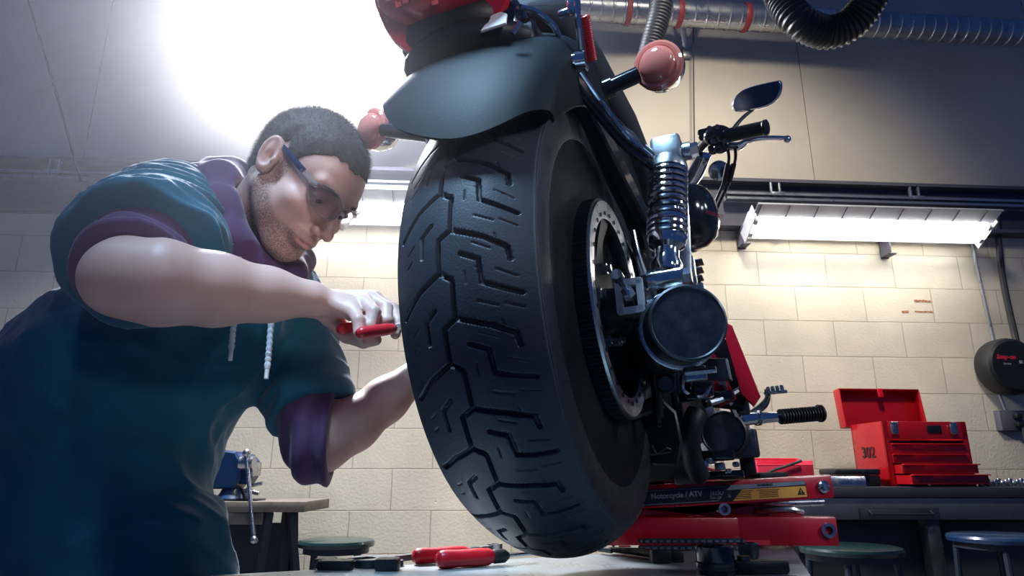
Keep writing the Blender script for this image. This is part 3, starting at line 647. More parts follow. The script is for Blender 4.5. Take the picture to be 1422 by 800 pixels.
# ---- rear fender
def fender():
    rings = []; hw0 = .112; n = 18
    # swept arc, centre slightly above the axle
    A = np.radians(np.linspace(-74, 62, 52))   # 0 = straight up, negative = rearwards
    for a in A:
        k = min(1, max(0, -a)/1.29); hw = .107+.016*k*k; R = .375-.014*k*k; c = np.array([0, .035, .03]); ring = []
        rad = np.array([0, math.sin(a), math.cos(a)])
        sk = .07*(1-k**2)+.03; prof = [(-hw, -sk), (-hw, -.022), (-hw*.97, -.01), (-hw*.87, .004), (-hw*.7, .013), (-hw*.4, .021), (0, .024), (hw*.4, .021), (hw*.7, .013), (hw*.87, .004), (hw*.97, -.01), (hw, -.022), (hw, -sk)]
        rd = lambda l: (lambda q: np.array([0, math.sin(q), math.cos(q)]))(a*(1-.23*k*k*min(1, abs(l)/hw)**2.6+.07*k*k*max(-1, min(1, l/hw))))
        pl_ = np.array(prof); tt = np.linspace(0, len(prof)-1, 41); ps = smooth_path([np.array((*q_, 0)) for q_ in prof], 4); prof = [(q_[0], q_[1]) for q_ in ps]
        outer = [c+rd(l)*(R+h)+np.array([l, 0, 0]) for l, h in prof]; inner = [c+rd(l)*(R+h-.004)+np.array([l*.965, 0, 0]) for l, h in prof[::-1]]
        ra = math.radians(11)*k; ro = lambda p: (p[0]*math.cos(ra)+(p[2]-.27)*math.sin(ra), p[1], .27+(p[2]-.27)*math.cos(ra)-p[0]*math.sin(ra))
        rings.append([B(*ro(p)) for p in outer+inner])
    return bp('rear_fender', M().rings(rings), 'fender_black', sharp=50)
fn = fender()
# tail: black housing, lens, bracket
mk('tail_facet', (.8, .12, .13), .1, coat=.8)
def tail():
    c = np.array([.0, -.30, .335]); rad = nrm(np.array([0, -.62, .78])); 
    h = bp('tail_light', M().sphere(B(-.03, -.215, .352), (.088, .06, .045), R=BB), 'black_satin')
    bp('tail_base', M().box(B(0, -.195, .345), (.13, .11, .06), BB, .02), 'black_gloss', h)
    bp('tail_bezel', M().lathe([(.086, -.006), (.096, -.006), (.1, .0), (.096, .008), (.086, .006)], B(-.03, -.27, .397), -FX*.8-UX*.35, 48), 'tail_red', h)
    # ribbed lens
    ax = nrm(-FX*.92-UX*.25); x, y, a = LX, nrm(np.cross(ax, LX)), ax; rings = []
    nn, mm = 72, 18; cc = B(-.03, -.27, .397)
    for i in range(mm+1):
        ph = PI/2*i/mm; r = math.cos(ph); h_ = math.sin(ph)
        rings.append([cc+x*.094*r*math.cos(2*PI*k/nn)+y*.05*r*math.sin(2*PI*k/nn)+a*(.045*h_+.0012*math.cos(k*PI)*(1 if i % 2 else .3)) for k in range(nn)])
    bp('tail_lens', M().rings(rings, cap0=True), 'tail_red', h, sharp=80, label='glossy red tail light lens')
    m = M()
    for i in range(-6, 7):
        for j in range(-3, 4):
            if (i/6.6)**2+(j/3.2)**2 < .9:
                u, v = i*.0125, j*.0125; hh = .045*math.sqrt(max(0, 1-(u/.094)**2-(v/.05)**2)); m.box(cc+x*u+y*v+a*(hh+.0005), (.009, .003, .009), np.array([x, a, y]), .001)
    bp('lens_facets', m, 'tail_facet', h, kind='stuff')
tail()
bp('tail_housing', M().sphere(B(-.02, -.205, .318), (.098, .07, .034), R=BB).box(B(.03, -.17, .325), (.1, .12, .05), BB, .02), 'black_satin')
bp('reflector', M().prism([(-.016, -.014), (.018, -.014), (.017, .008), (.008, .017), (-.005, .015)], B(.038, -.262, .318), LX, nrm(UX+FX*.4), .004, .001), 'white_paint', label='small white patch painting a reflection under the tail light')  # white patch stands in for a reflection on the black housing
bp('mount_bolt', M().tube([bk(712, 46, .80), bk(722, 32, .80)] and [BC+bk(712, 47, .8)@BB, BC+bk(723, 31, .8)@BB], .0035, 8), 'chrome')
def bpt(px, py, d): return at(px, py, d=d)
# fender struts, black with a polished edge
for sd in (1, -1):
    def S(px, py, d, o=0):
        q = bk(px, py, d); return B(sd*q[0], q[1], q[2])
    pts = [S(778, 85, .88), S(800, 112, .90), S(835, 155, .94), S(870, 195, .98), S(905, 222, 1.02)]
    st_ = bp('fender_strut', M().tube(pts, [.018, .017, .018, .019, .018], 10, sm=6, flat=(.45, 1.0)), 'black_gloss')
    bp('strut_trim', M().tube([S(806, 100, .885), S(828, 132, .90), S(850, 162, .93), S(874, 192, .96), S(905, 218, 1.0)], .0032, 8, sm=6), 'chrome', st_)
    bp('strut_bolt', M().cyl(S(776, 88, .875), S(800, 83, .87), .0088, n=20).cyl(S(798, 84, .87), S(812, 82, .868), .011, n=20), 'chrome', st_)
    bp('strut_cover', M().tube([S(845, 170, .95), S(872, 188, .97), S(893, 212, 1.0)], [.006, .011, .007], 10, sm=5, flat=(1, .5)), 'chrome_worn', st_)
# chrome seat rail / grab wire along the tail
bp('grab_rail', M().tube([bpt(722, 10, .86), bpt(745, 17, .87), bpt(768, 35, .88), bpt(779, 55, .89), bpt(800, 78, .9), bpt(815, 96, .92)], .0042, 10, sm=6), 'chrome')
bp('chrome_stay', M().tube([bpt(801, -40, .85), bpt(802, 20, .86), bpt(808, 78, .88)], .0042, 10), 'chrome')
bp('chrome_clamp', M().box(bpt(795, 5, .87), (.014, .014, .03), BB, .003).box(bpt(786, 18, .87), (.022, .012, .008), BB, .003), 'chrome')
bp('red_spring', M().tube([bpt(812, 22, .90), bpt(822, 84, .92)], .0035, 8).helix(bpt(812, 22, .90), bpt(822, 84, .92), .0055, .0018, 22, seg=12), 'red_spring', label='slim red coil spring')
bp('wiring', M().tube([bpt(700, 15, .86), bpt(716, 35, .86), bpt(742, 52, .87), bpt(760, 95, .88), bpt(775, 120, .9)], .003, 8, sm=6).tube([bpt(735, 50, .88), bpt(752, 84, .89), bpt(770, 108, .9), bpt(786, 120, .92)], .0025, 8, sm=6), 'cable')
bp('side_bracket', M().prism([(-.016, .03), (.010, .045), (.018, -.02), (.012, -.05), (-.018, -.045), (-.022, -.01)], bpt(773, 110, .87), LX, UX, .012, .004), 'chrome_worn')
bp('bracket_cap', M().sphere(bpt(774, 132, .86), (.016, .014, .009), R=BB), 'chrome')
# inner side plate: dark area between fender and shock
bp('battery_box', M().box(B(.0, .24, .25), (.17, .26, .2), BB, .02), 'black_satin')
bp('frame_rail', boxpath([(.095, -.1, .30), (.10, .05, .27), (.11, .25, .22), (.11, .5, .2)], .022, .04), 'black_gloss')
bp('frame_rail', boxpath([(-.095, -.1, .30), (-.10, .05, .27), (-.11, .25, .22), (-.11, .5, .2)], .022, .04), 'black_gloss')
# seat
def seat():
    rings = []
    for f, w, z0, z1 in ((-.16, .05, .405, .43), (-.13, .095, .385, .455), (0, .115, .37, .455), (.14, .13, .345, .41), (.27, .135, .31, .365), (.36, .11, .295, .36), (.42, .06, .3, .36)):
        rings.append([B(l, f, z) for l, z in ((-w, z0+.01), (-w*.9, z0), (w*.9, z0), (w, z0+.01), (w*1.04, (z0+z1)/2), (w*.95, z1-.01), (w*.6, z1), (-w*.6, z1), (-w*.95, z1-.01), (-w*1.04, (z0+z1)/2))])
    bp('seat', M().rings(rings), 'black_matte', sharp=60)
seat()

# ---- turn signals
def signal(sd):
    q = bk(914, 91, .93); c = B(sd*q[0], q[1], q[2]) if sd > 0 else at(517, 179, d=1.12); g = bk(846, 122, .935); g0 = B(sd*g[0], g[1], g[2]+.0)
    ax = nrm(CAM-at(914, 91, d=.93)) if sd > 0 else nrm(CAM-c+np.array([.2, 0, 0])); ax = nrm(nrm(CAM-c)*.9+UZ*.3-np.array([.22 if sd > 0 else .75, 0, 0]))
    t = bp('turn_signal', M().lathe([(0, -.05), (.012, -.048), (.026, -.038), (.033, -.02), (.034, 0), (.03, .002)], c, ax, 32), 'chrome', label='%s rear indicator with chrome cup' % ('right' if sd > 0 else 'left'))
    bp('signal_lens', M().lathe([(.0345, -.004), (.0345, .003), (.031, .006), (.027, .0065), (.0262, .0055)]+[(.0255*math.cos(q_), .006+.013*math.sin(q_)) for q_ in np.linspace(0.05, PI/2, 9)], c, ax, 40), 'orange_lens', t, sharp=25, label='salmon red indicator lens')
    d = nrm(c-g0); bp('signal_stalk', M().cyl(g0, c-d*.03, .0115, n=20).cyl(g0-d*.008, g0+d*.004, .0145, n=20), 'black_gloss', t)
signal(1); signal(-1)
# small chrome screw visible through the side of the right lens cup
# ---- exhausts
def muffler(px, py, d, R, back, d2, name_lab, ax=None):
    c = at(px, py, d=d); ax = FX if ax is None else nrm(ax)
    m = M().lathe([(R-.004, .05), (R-.004, .0), (R-.001, -.002), (R, .0), (R, .004), (R+.001, .03), (R+.001, back-.06), (R*.55, back), (R*.5, back+.02), (R*.2, back+.02), (R*.2, back-.02), (R*.5, .05)], c, ax, 56, closed=True)
    e = bp('muffler', m, 'black_satin', label=name_lab)
    bp('muffler_end_cap', M().lathe([(0, .004), (R*.6, .003), (R-.003, .0015), (R-.003, .01), (0, .012)], c, ax, 56), 'mesh_black', e)
    bp('end_ring', M().lathe([(R-.0035, -.001), (R-.0015, -.0035), (R+.0012, -.002), (R+.0015, .003)], c, ax, 64), 'steel_dark', e)
    return c, ax
axm = nrm(FX*.97+UX*-.02+LX*.10*-1)
_sv = nrm(at(955, 448, d=1)-CAM); _a = math.radians(13); axm = nrm(np.array([_sv[0]*math.cos(_a)-_sv[1]*math.sin(_a), _sv[0]*math.sin(_a)+_sv[1]*math.cos(_a), _sv[2]*.2]))
c1, a1 = muffler(955, 448, .86, .049, .42, .2, 'upper black muffler seen end on', axm)
c2, a2 = muffler(1005, 602, 1.25, .0405, .3, .2, 'lower black muffler seen end on', FX)
bp('exhaust_pipe', M().tube([c2+a2*.3, c2+a2*.4-UX*.005, c2+a2*.5+UX*.05, c2+a2*.55+UX*.12], .022, 16, sm=8), 'chrome_worn')
bp('exhaust_pipe', M().tube([c1+a1*.42, c1+a1*.52-UX*.02, c1+a1*.66-UX*.03, c1+a1*.75+UX*.05], .022, 16, sm=8), 'chrome_worn')
bp('exhaust_bracket', M().prism([(-.03, -.015), (.03, -.02), (.028, .012), (-.02, .02)], bpt(985, 513, 1.0), LX, UX, .02, .003), 'steel_dark')
bp('exhaust_clamp', M().lathe([(.0515, 0), (.055, .002), (.055, .02), (.0515, .022)], c1+a1*.05, a1, 48).box(c1+a1*.06-UX*.062+LX*.015, (.03, .014, .02), BB, .003).cyl(c1+a1*.05-UX*.06+LX*.0, c1+a1*.05-UX*.06+LX*.04, .0045, n=10), 'chrome_worn')

# ---- handlebar group
hb = bp('handlebar', M().tube([B(0, .80, .47), bpt(962, 240, 1.78), bpt(968, 212, 1.68), bpt(985, 193, 1.60), bpt(1003, 189, 1.565), bpt(1060, 178, 1.50)], .0125, 16, sm=8)
   .tube([B(0, .80, .47), B(-.15, .78, .47), B(-.2, .72, .52), B(-.25, .62, .535), B(-.36, .55, .5)], .0125, 16, sm=8), 'black_gloss')
bp('riser', M().tube([bpt(948, 268, 1.72), bpt(966, 240, 1.68), bpt(978, 215, 1.64)], [.016, .018, .015], 14, sm=5, flat=(1.3, .8)).cyl(bpt(950, 285, 1.74), bpt(952, 255, 1.72), .02, n=20), 'chrome', hb)
bp('riser', M().tube([B(-.04, .79, .36), B(-.04, .8, .47)], .016, 14), 'chrome', hb)
ga, gb = bpt(1007, 189, 1.56), bpt(1064, 177, 1.50); gd = nrm(gb-ga)
bp('grip', M().lathe([(.0145, 0), (.0175, .004), (.0162, .01), (.0162, np.linalg.norm(gb-ga)-.006), (.0178, np.linalg.norm(gb-ga)-.004), (.0178, np.linalg.norm(gb-ga)+.002), (.014, np.linalg.norm(gb-ga)+.004), (0, np.linalg.norm(gb-ga)+.004)], ga, gd, 28), 'black_satin', hb)
bp('grip', M().cyl(B(-.26, .62, .53), B(-.37, .55, .5), .0165, n=24), 'black_satin', hb)
sw = bp('switch_housing', M().sphere(bpt(996, 188, 1.57), (.032, .022, .024), R=BB).box(bpt(981, 186, 1.6), (.04, .03, .022), BB, .007).sphere(bpt(1001, 205, 1.57), (.018, .016, .014), R=BB).box(bpt(990, 208, 1.58), (.022, .02, .02), BB, .005), 'black_gloss', hb)
for px, py in ((985, 178), (996, 176), (1006, 196), (990, 196)): bp('switch_button', M().cyl(bpt(px, py, 1.555), bpt(px, py, 1.545), .006, n=16), 'alu_dark', sw)
bp('brake_lever', M().tube([bpt(1012, 203, 1.59), bpt(1026, 203, 1.58), bpt(1038, 196, 1.565), bpt(1060, 192, 1.55), bpt(1085, 192, 1.54), bpt(1094, 193.5, 1.535)], [.012, .0115, .007, .0065, .0062, .0075], 14, sm=6, flat=(1.15, .85)).sphere(bpt(1093, 193.5, 1.535), .009), 'chrome', hb, label='bright brake lever')
bp('brake_cables', M().tube([bpt(1010, 203, 1.57), bpt(1012, 222, 1.58), bpt(1006, 250, 1.6), bpt(990, 288, 1.63), bpt(980, 310, 1.65)], .0036, 8, sm=8).tube([bpt(1021, 205, 1.57), bpt(1021, 222, 1.58), bpt(1014, 250, 1.6), bpt(1000, 280, 1.63), bpt(984, 316, 1.66)], .0036, 8, sm=8), 'cable', hb)
for a, b, c_, d_ in ((1011, 228, 1006, 252), (1019, 228, 1013, 252)): bp('cable_sleeve', M().cyl(bpt(a, b, 1.575), bpt(c_, d_, 1.595), .0062, n=12), 'black_satin', hb)
bp('front_turn_signal', M().lathe([(0, -.03), (.018, -.024), (.0245, -.006), (.0245, .0), (.018, .008), (0, .012)], bpt(998, 237, 1.63), CAM-bpt(998, 237, 1.63), 28), 'chrome_worn', hb)
mk('mirror_dark', (.1, .11, .13), .12, metal=1)
# mirror: rounded lozenge tilted towards the rider
mc = bpt(1050, 135, 1.56); fc = nrm(-FX*.85+LX*-.1-UX*.35); mx = nrm(LX*.98-UX*.12); mx = nrm(mx-fc*(mx@fc)); my = np.cross(fc, mx); my = my if my@UX > 0 else -my
poly = [(-.054, -.012), (-.05, -.024), (-.036, -.029), (.02, -.026), (.044, -.014), (.056, .006), (.057, .024), (.046, .029), (-.012, .024), (-.038, .014), (-.05, 0)]
poly = [(p[0], p[1]) for p in smooth_path([np.array((*p, 0)) for p in poly], 4, True)]
mi = bp('mirror', M().prism(poly, mc, mx, my, .022, .005), 'chrome', label='chrome framed handlebar mirror', sharp=50)
fs = 1 if np.cross(mx, my)@fc > 0 else -1
bp('mirror_glass', M().prism([(p[0]*.92, p[1]*.9) for p in poly], mc+np.cross(mx, my)*fs*.0115, mx, my, .002), 'mirror_dark', mi)
bp('mirror_stem', M().tube([bpt(1018, 180, 1.56), bpt(1030, 165, 1.565), bpt(1048, 150, 1.57)], [.0055, .0045, .004], 10, sm=4), 'steel_dark', mi)
# headlight, forks, front wheel (largely hidden)
bp('headlight', M().lathe([(0, -.12), (.04, -.11), (.075, -.06), (.09, 0), (.09, .03), (.08, .04), (0, .045)], B(0, .98, .37), FX, 36), 'black_gloss')
for sd in (-1, 1): bp('fork_leg', M().cyl(B(sd*.085, .8, .45), B(sd*.085, 1.08, .2), .02, n=20).cyl(B(sd*.085, 1.05, .22), B(sd*.085, 1.32, .0), .026, n=20), 'chrome_worn')
fw = bp('front_wheel', M().lathe([(.27, -.03), (.31, -.045), (.335, -.03), (.342, 0), (.335, .03), (.31, .045), (.27, .03), (.262, 0)], B(0, 1.34, -.0), LX, 80, closed=True), 'rubber', label='front wheel, tyre and rim')
bp('front_rim', M().ring(B(0, 1.34, 0), LX, .245, .275, .05, 80), 'alu_dark', fw); bp('front_hub', M().cyl(B(-.09, 1.34, 0), B(.09, 1.34, 0), .03), 'alu_dark', fw)
for k in range(9): 
    a = 2*PI*k/9; bp('front_spoke', M().tube([B(0, 1.34+.02*math.cos(a), .02*math.sin(a)), B(0, 1.34+.25*math.cos(a), .25*math.sin(a))], .008, 8), 'alu_dark', fw)
# ---- fuel tank
def tank():
    rings = []
    for f, w, z0, z1 in ((.38, .03, .30, .34), (.41, .075, .265, .385), (.47, .115, .235, .42), (.56, .14, .225, .445), (.66, .145, .23, .455), (.74, .125, .25, .45), (.80, .085, .28, .43), (.83, .03, .32, .40)):
        zc = (z0+z1)/2; zh = (z1-z0)/2; rings.append([B(w*math.copysign(abs(math.cos(a))**.8, math.cos(a)), f, zc+zh*math.copysign(abs(math.sin(a))**.8, math.sin(a))) for a in np.linspace(0, 2*PI, 33)[:-1]])
    t = bp('fuel_tank', M().rings(rings), 'black_gloss', sharp=60)
    bp('tank_seam', M().tube([B(.03, .375, .3), B(.085, .41, .262), B(.128, .48, .232), B(.152, .56, .222), B(.156, .66, .228), B(.135, .75, .25)], .004, 8, sm=6), 'steel_dark', t)
    return t
tk = tank()
ac = bpt(945, 305, 1.46)
air = bp('air_cleaner', M().lathe([(0, -.02), (.07, -.02), (.074, .0), (.074, .02), (.07, .045), (.055, .066), (.03, .077), (0, .08)], ac, nrm(LX-FX*.15), 40), 'black_gloss', label='round glossy black air cleaner cover', sharp=60)
bp('cover_seam', M().lathe([(.0735, .01), (.0765, .012), (.0765, .018), (.0735, .02)], ac, nrm(LX-FX*.15), 48), 'steel_dark', air)
ld = nrm(CAM-bpt(968, 300, 1.4)); lx_ = nrm(LX*.8-UX*.45); lx_ = nrm(lx_-ld*(lx_@ld))
bp('lettering', text_mesh('Harley-Davidson', .014, bpt(972, 291, 1.385), lx_, np.cross(ld, lx_), shear=.3), 'letter_red', air, label='small red script lettering')

# ---- engine, gearbox and the dark undercarriage
eng = bp('engine', M().box(B(.0, .62, -.07), (.25, .34, .2), BB, .05).box(B(.02, .42, -.06), (.2, .22, .19), BB, .04), 'black_satin')
for (f, tl) in ((.55, -.38), (.78, .38)):
    ax = nrm(UX+FX*tl); c = B(0, f, .03); m = M()
    for k in range(11): m.box(c+ax*(.012+.0125*k), (.15, .125, .005), np.array([LX, np.cross(ax, LX)*1.0, ax]), .002)
    m.box(c+ax*.07, (.11, .1, .15), np.array([LX, np.cross(ax, LX), ax]), .01); cy_ = bp('cylinder', m, 'alu_dark', eng, label='finned cylinder'); cy_['kind'] = 'thing'
    bp('rocker_cover', M().box(c+ax*.165, (.13, .12, .05), np.array([LX, np.cross(ax, LX), ax]), .02), 'chrome_worn', eng)
bp('cam_cover', M().lathe([(0, .0), (.1, .0), (.1, .02), (.085, .035), (0, .04)], B(.12, .66, -.07), LX, 40), 'chrome_worn', eng)
bp('sprocket_cover', M().lathe([(0, .0), (.08, .0), (.08, .03), (.065, .045), (0, .05)], B(.10, .56, -.02), LX, 40), 'alu_dark', eng)
bp('lower_frame', M().tube([B(.11, .36, .12), B(.11, .34, -.1), B(.11, .4, -.2), B(.11, .95, -.2), B(.1, 1.0, .0)], .016, 12, sm=6).tube([B(-.11, .36, .12), B(-.11, .34, -.1), B(-.11, .4, -.2), B(-.11, .95, -.2), B(-.1, 1.0, .0)], .016, 12, sm=6), 'black_gloss')
bp('oil_tank', M().box(B(.03, .33, .06), (.2, .16, .2), BB, .03), 'black_satin')
bp('rear_mudguard', M().box(B(-.0, .36, -.11), (.23, .02, .26), BB, .008).box(B(.0, .42, -.17), (.2, .1, .1), BB, .02), 'black_satin')
# round cap, bracket, hose, clamp seen below the upper muffler
c = bpt(925, 533, 1.02); dd = nrm(CAM-c)
cp = bp('filler_cap', M().lathe([(.0, -.02), (.013, -.02), (.0155, -.006), (.0155, .0), (.012, .003), (.011, .0015), (0, .001)], c, dd, 32), 'steel_dark')
bp('belt_guard', M().prism([(-.03, -.05), (.02, -.055), (.032, -.02), (.028, .03), (.0, .06), (-.03, .05)], bpt(918, 600, 1.08), LX, UX, .012, .004), 'black_satin')
bp('swingarm_brace', M().tube([bpt(905, 470, 1.0), bpt(912, 540, 1.05), bpt(918, 610, 1.1)], .009, 10, sm=4), 'black_gloss')
bp('brake_hose', M().tube([bpt(968, 572, 1.13), bpt(961, 590, 1.12), bpt(958, 615, 1.12), bpt(962, 640, 1.13), bpt(972, 662, 1.14)], .0175, 18, sm=8), 'black_satin', label='thick curved black pipe')
bp('master_cylinder', M().box(bpt(968, 536, 1.12), (.055, .03, .042), BB, .008).box(bpt(957, 552, 1.1), (.03, .03, .012), BB, .003), 'black_gloss')
bp('cylinder_frame', M().tube([bpt(950, 516, 1.09), bpt(950, 543, 1.09), bpt(976, 551, 1.09), bpt(987, 535, 1.09)], .0032, 8, sm=4), 'chrome_worn')
bp('linkage', M().tube([bpt(1003, 531, 1.15), bpt(1012, 553, 1.17), bpt(1022, 575, 1.2)], .007, 8, sm=3).tube([bpt(985, 560, 1.13), bpt(1010, 552, 1.15), bpt(1030, 540, 1.18)], .006, 8, sm=3), 'chrome_worn')
bp('passenger_peg_mount', M().box(bpt(1000, 552, 1.16), (.05, .04, .02), BB, .006).cyl(bpt(978, 560, 1.15), bpt(1008, 548, 1.16), .009), 'black_gloss')
bp('heat_shield', M().prism([(-.035, -.075), (.015, -.085), (.028, -.05), (-.004, .07), (-.04, .075)], bpt(1010, 505, 1.2), LX, UX, .014, .004), 'black_gloss')
bp('side_cover', M().prism([(-.008, .085), (.012, .07), (.04, -.058), (.026, -.075), (.01, -.055)], bpt(1016, 508, 1.19), LX, UX, .02, .003), 'red_paint', label='glossy dark red side cover')
bp('side_cover', M().prism([(-.02, .05), (.0, .045), (.03, -.05), (.0, -.06)], bpt(992, 517, 1.17), LX, UX, .01, .002), 'red_grip', label='lighter red inner panel')
bp('frame_end', M().box(bpt(1031, 556, 1.2), (.02, .03, .05), BB, .004), 'steel_dark')
bp('stand_bracket', M().box(bpt(1036, 616, 1.3), (.045, .03, .055), BB, .006), 'steel_dark')
bp('stand_tube', M().box(bpt(1038, 642, 1.32), (.028, .03, .05), BB, .004), 'black_satin')
m = M()
for (a, b, d, w) in ((1000, 648, 1.24, .018), (985, 640, 1.22, .014), (1012, 655, 1.26, .012), (972, 650, 1.2, .012), (1022, 645, 1.27, .012)): m.box(bpt(a, b, d), (w, .02, w*.8), BB, .003)
bp('linkage_bracket', m, 'chrome_worn'); bp('bolt_cluster', M().cyl(bpt(978, 646, 1.17), bpt(978, 646, 1.15), .008, n=6), 'chrome')
bp('linkage_plate', M().box(bpt(992, 633, 1.22), (.07, .02, .02), BB, .004).box(bpt(1000, 660, 1.28), (.09, .05, .015), BB, .004), 'black_gloss')
bp('lower_bracket', M().box(bpt(958, 664, 1.2), (.05, .05, .022), BB, .004), 'steel_dark')
bp('cable_tie_clip', M().tube([bpt(905, 618, 1.06), bpt(912, 630, 1.06), bpt(925, 622, 1.06), bpt(932, 628, 1.06), bpt(903, 632, 1.06)], .0018, 6, sm=2), 'steel_dark')
# mounts beside the shock
bp('shock_lower_bracket', M().box(bpt(903, 428, .95), (.014, .02, .03), BB, .003), 'chrome_worn')
bp('shock_side_bracket', M().box(bpt(957, 378, 1.05), (.02, .03, .05), BB, .004), 'chrome_worn')
bp('shock_stop', M().box(bpt(965, 402, 1.06), (.03, .02, .016), BB, .003), 'chrome_worn')
m = M()
for k in range(5): m.box(bpt(962, 366+k*11, 1.12), (.034, .03, .004), BB, .001)
bp('fin_stack', m.box(bpt(962, 388, 1.14), (.026, .02, .06), BB, .002), 'steel_dark')
bp('side_rail', M().tube([bpt(947, 262, 1.08), bpt(951, 330, 1.05), bpt(953, 392, 1.0)], .0055, 10, sm=3, flat=(.6, 1.6)), 'chrome_worn')
bp('oil_line', M().tube([bpt(988, 440, 1.0), bpt(996, 443, .99), bpt(998, 449, .98)], .0075, 10, sm=3), 'black_satin')
bp('inner_frame', M().tube([bpt(878, 322, 1.1), bpt(884, 350, 1.09), bpt(893, 380, 1.07), bpt(898, 400, 1.05)], .0095, 12, sm=4, flat=(1, .6)), 'chrome_worn')
# ---- foot controls
fpeg = bp('foot_peg', M().tube([bpt(1026, 584, 1.42), bpt(1050, 581, 1.45), bpt(1083, 579, 1.48)], [.0135, .0125, .0105], 18, sm=5).lathe([(.013, -.003), (.016, -.003), (.016, .003), (.013, .003)], bpt(1052, 581, 1.45), bpt(1083, 579, 1.48)-bpt(1026, 584, 1.42), 20, closed=True), 'chrome')
p0, p1 = bpt(1082, 579, 1.475), bpt(1140, 574, 1.5); L_ = np.linalg.norm(p1-p0); prof = [(0, 0)]
for k in range(14):
    h = L_*.02+k*L_*.067; prof += [(.0125, h), (.0168, h+L_*.012), (.0168, h+L_*.035), (.0125, h+L_*.045)]
prof += [(.0125, L_*.95), (.0195, L_*.955), (.0195, L_), (0, L_)]
bp('peg_rubber', M().lathe(prof, p0, p1-p0, 24), 'black_satin', fpeg, sharp=30)
bpl = bp('brake_pedal', M().tube([bpt(1028, 582, 1.5), bpt(1045, 574, 1.5), bpt(1060, 563, 1.51), bpt(1066, 552, 1.52), bpt(1064, 541, 1.52)], [.009, .012, .0125, .008, .006], 14, sm=6, flat=(1, .7)), 'alu_dark')
m = M()
for k in range(4): m.box(bpt(1067+k*6.3, 541.5-k*.9, 1.51), (.0085, .02, .013), BB, .002)
bp('pedal_pad', m.box(bpt(1077, 545, 1.515), (.05, .025, .006), BB, .002), 'chrome_worn', bpl)
# =============================================================== LIFT TABLE
ZT = .85
def V3(*a): return np.array(a, float)
def lift_table():
    t = thing('work_table', 'grey metal work table under the raised rear tyre', 'table', (.1, .9, 0))
    poly = [(-.42, 1.01), (.569, 1.457), (.20, .36), (-.42, .36)]
    build('tabletop', M().prism([(p[0], p[1]) for p in poly][::-1], V3(0, 0, ZT-.02), [1, 0, 0], [0, 1, 0], .04, .003), 'table_metal', t)
    for x, y in ((-.36, .42), (.14, .42), (-.36, .95), (.42, 1.3)): build('leg', M().box(V3(x, y, (ZT-.04)/2), (.06, .06, ZT-.04), bev=.004), 'bench_dark', t)
    build('apron', M().box(V3(-.11, .42, ZT-.08), (.5, .03, .08)).box(V3(-.36, .69, ZT-.08), (.03, .5, .08)), 'bench_dark', t)
lift_table()

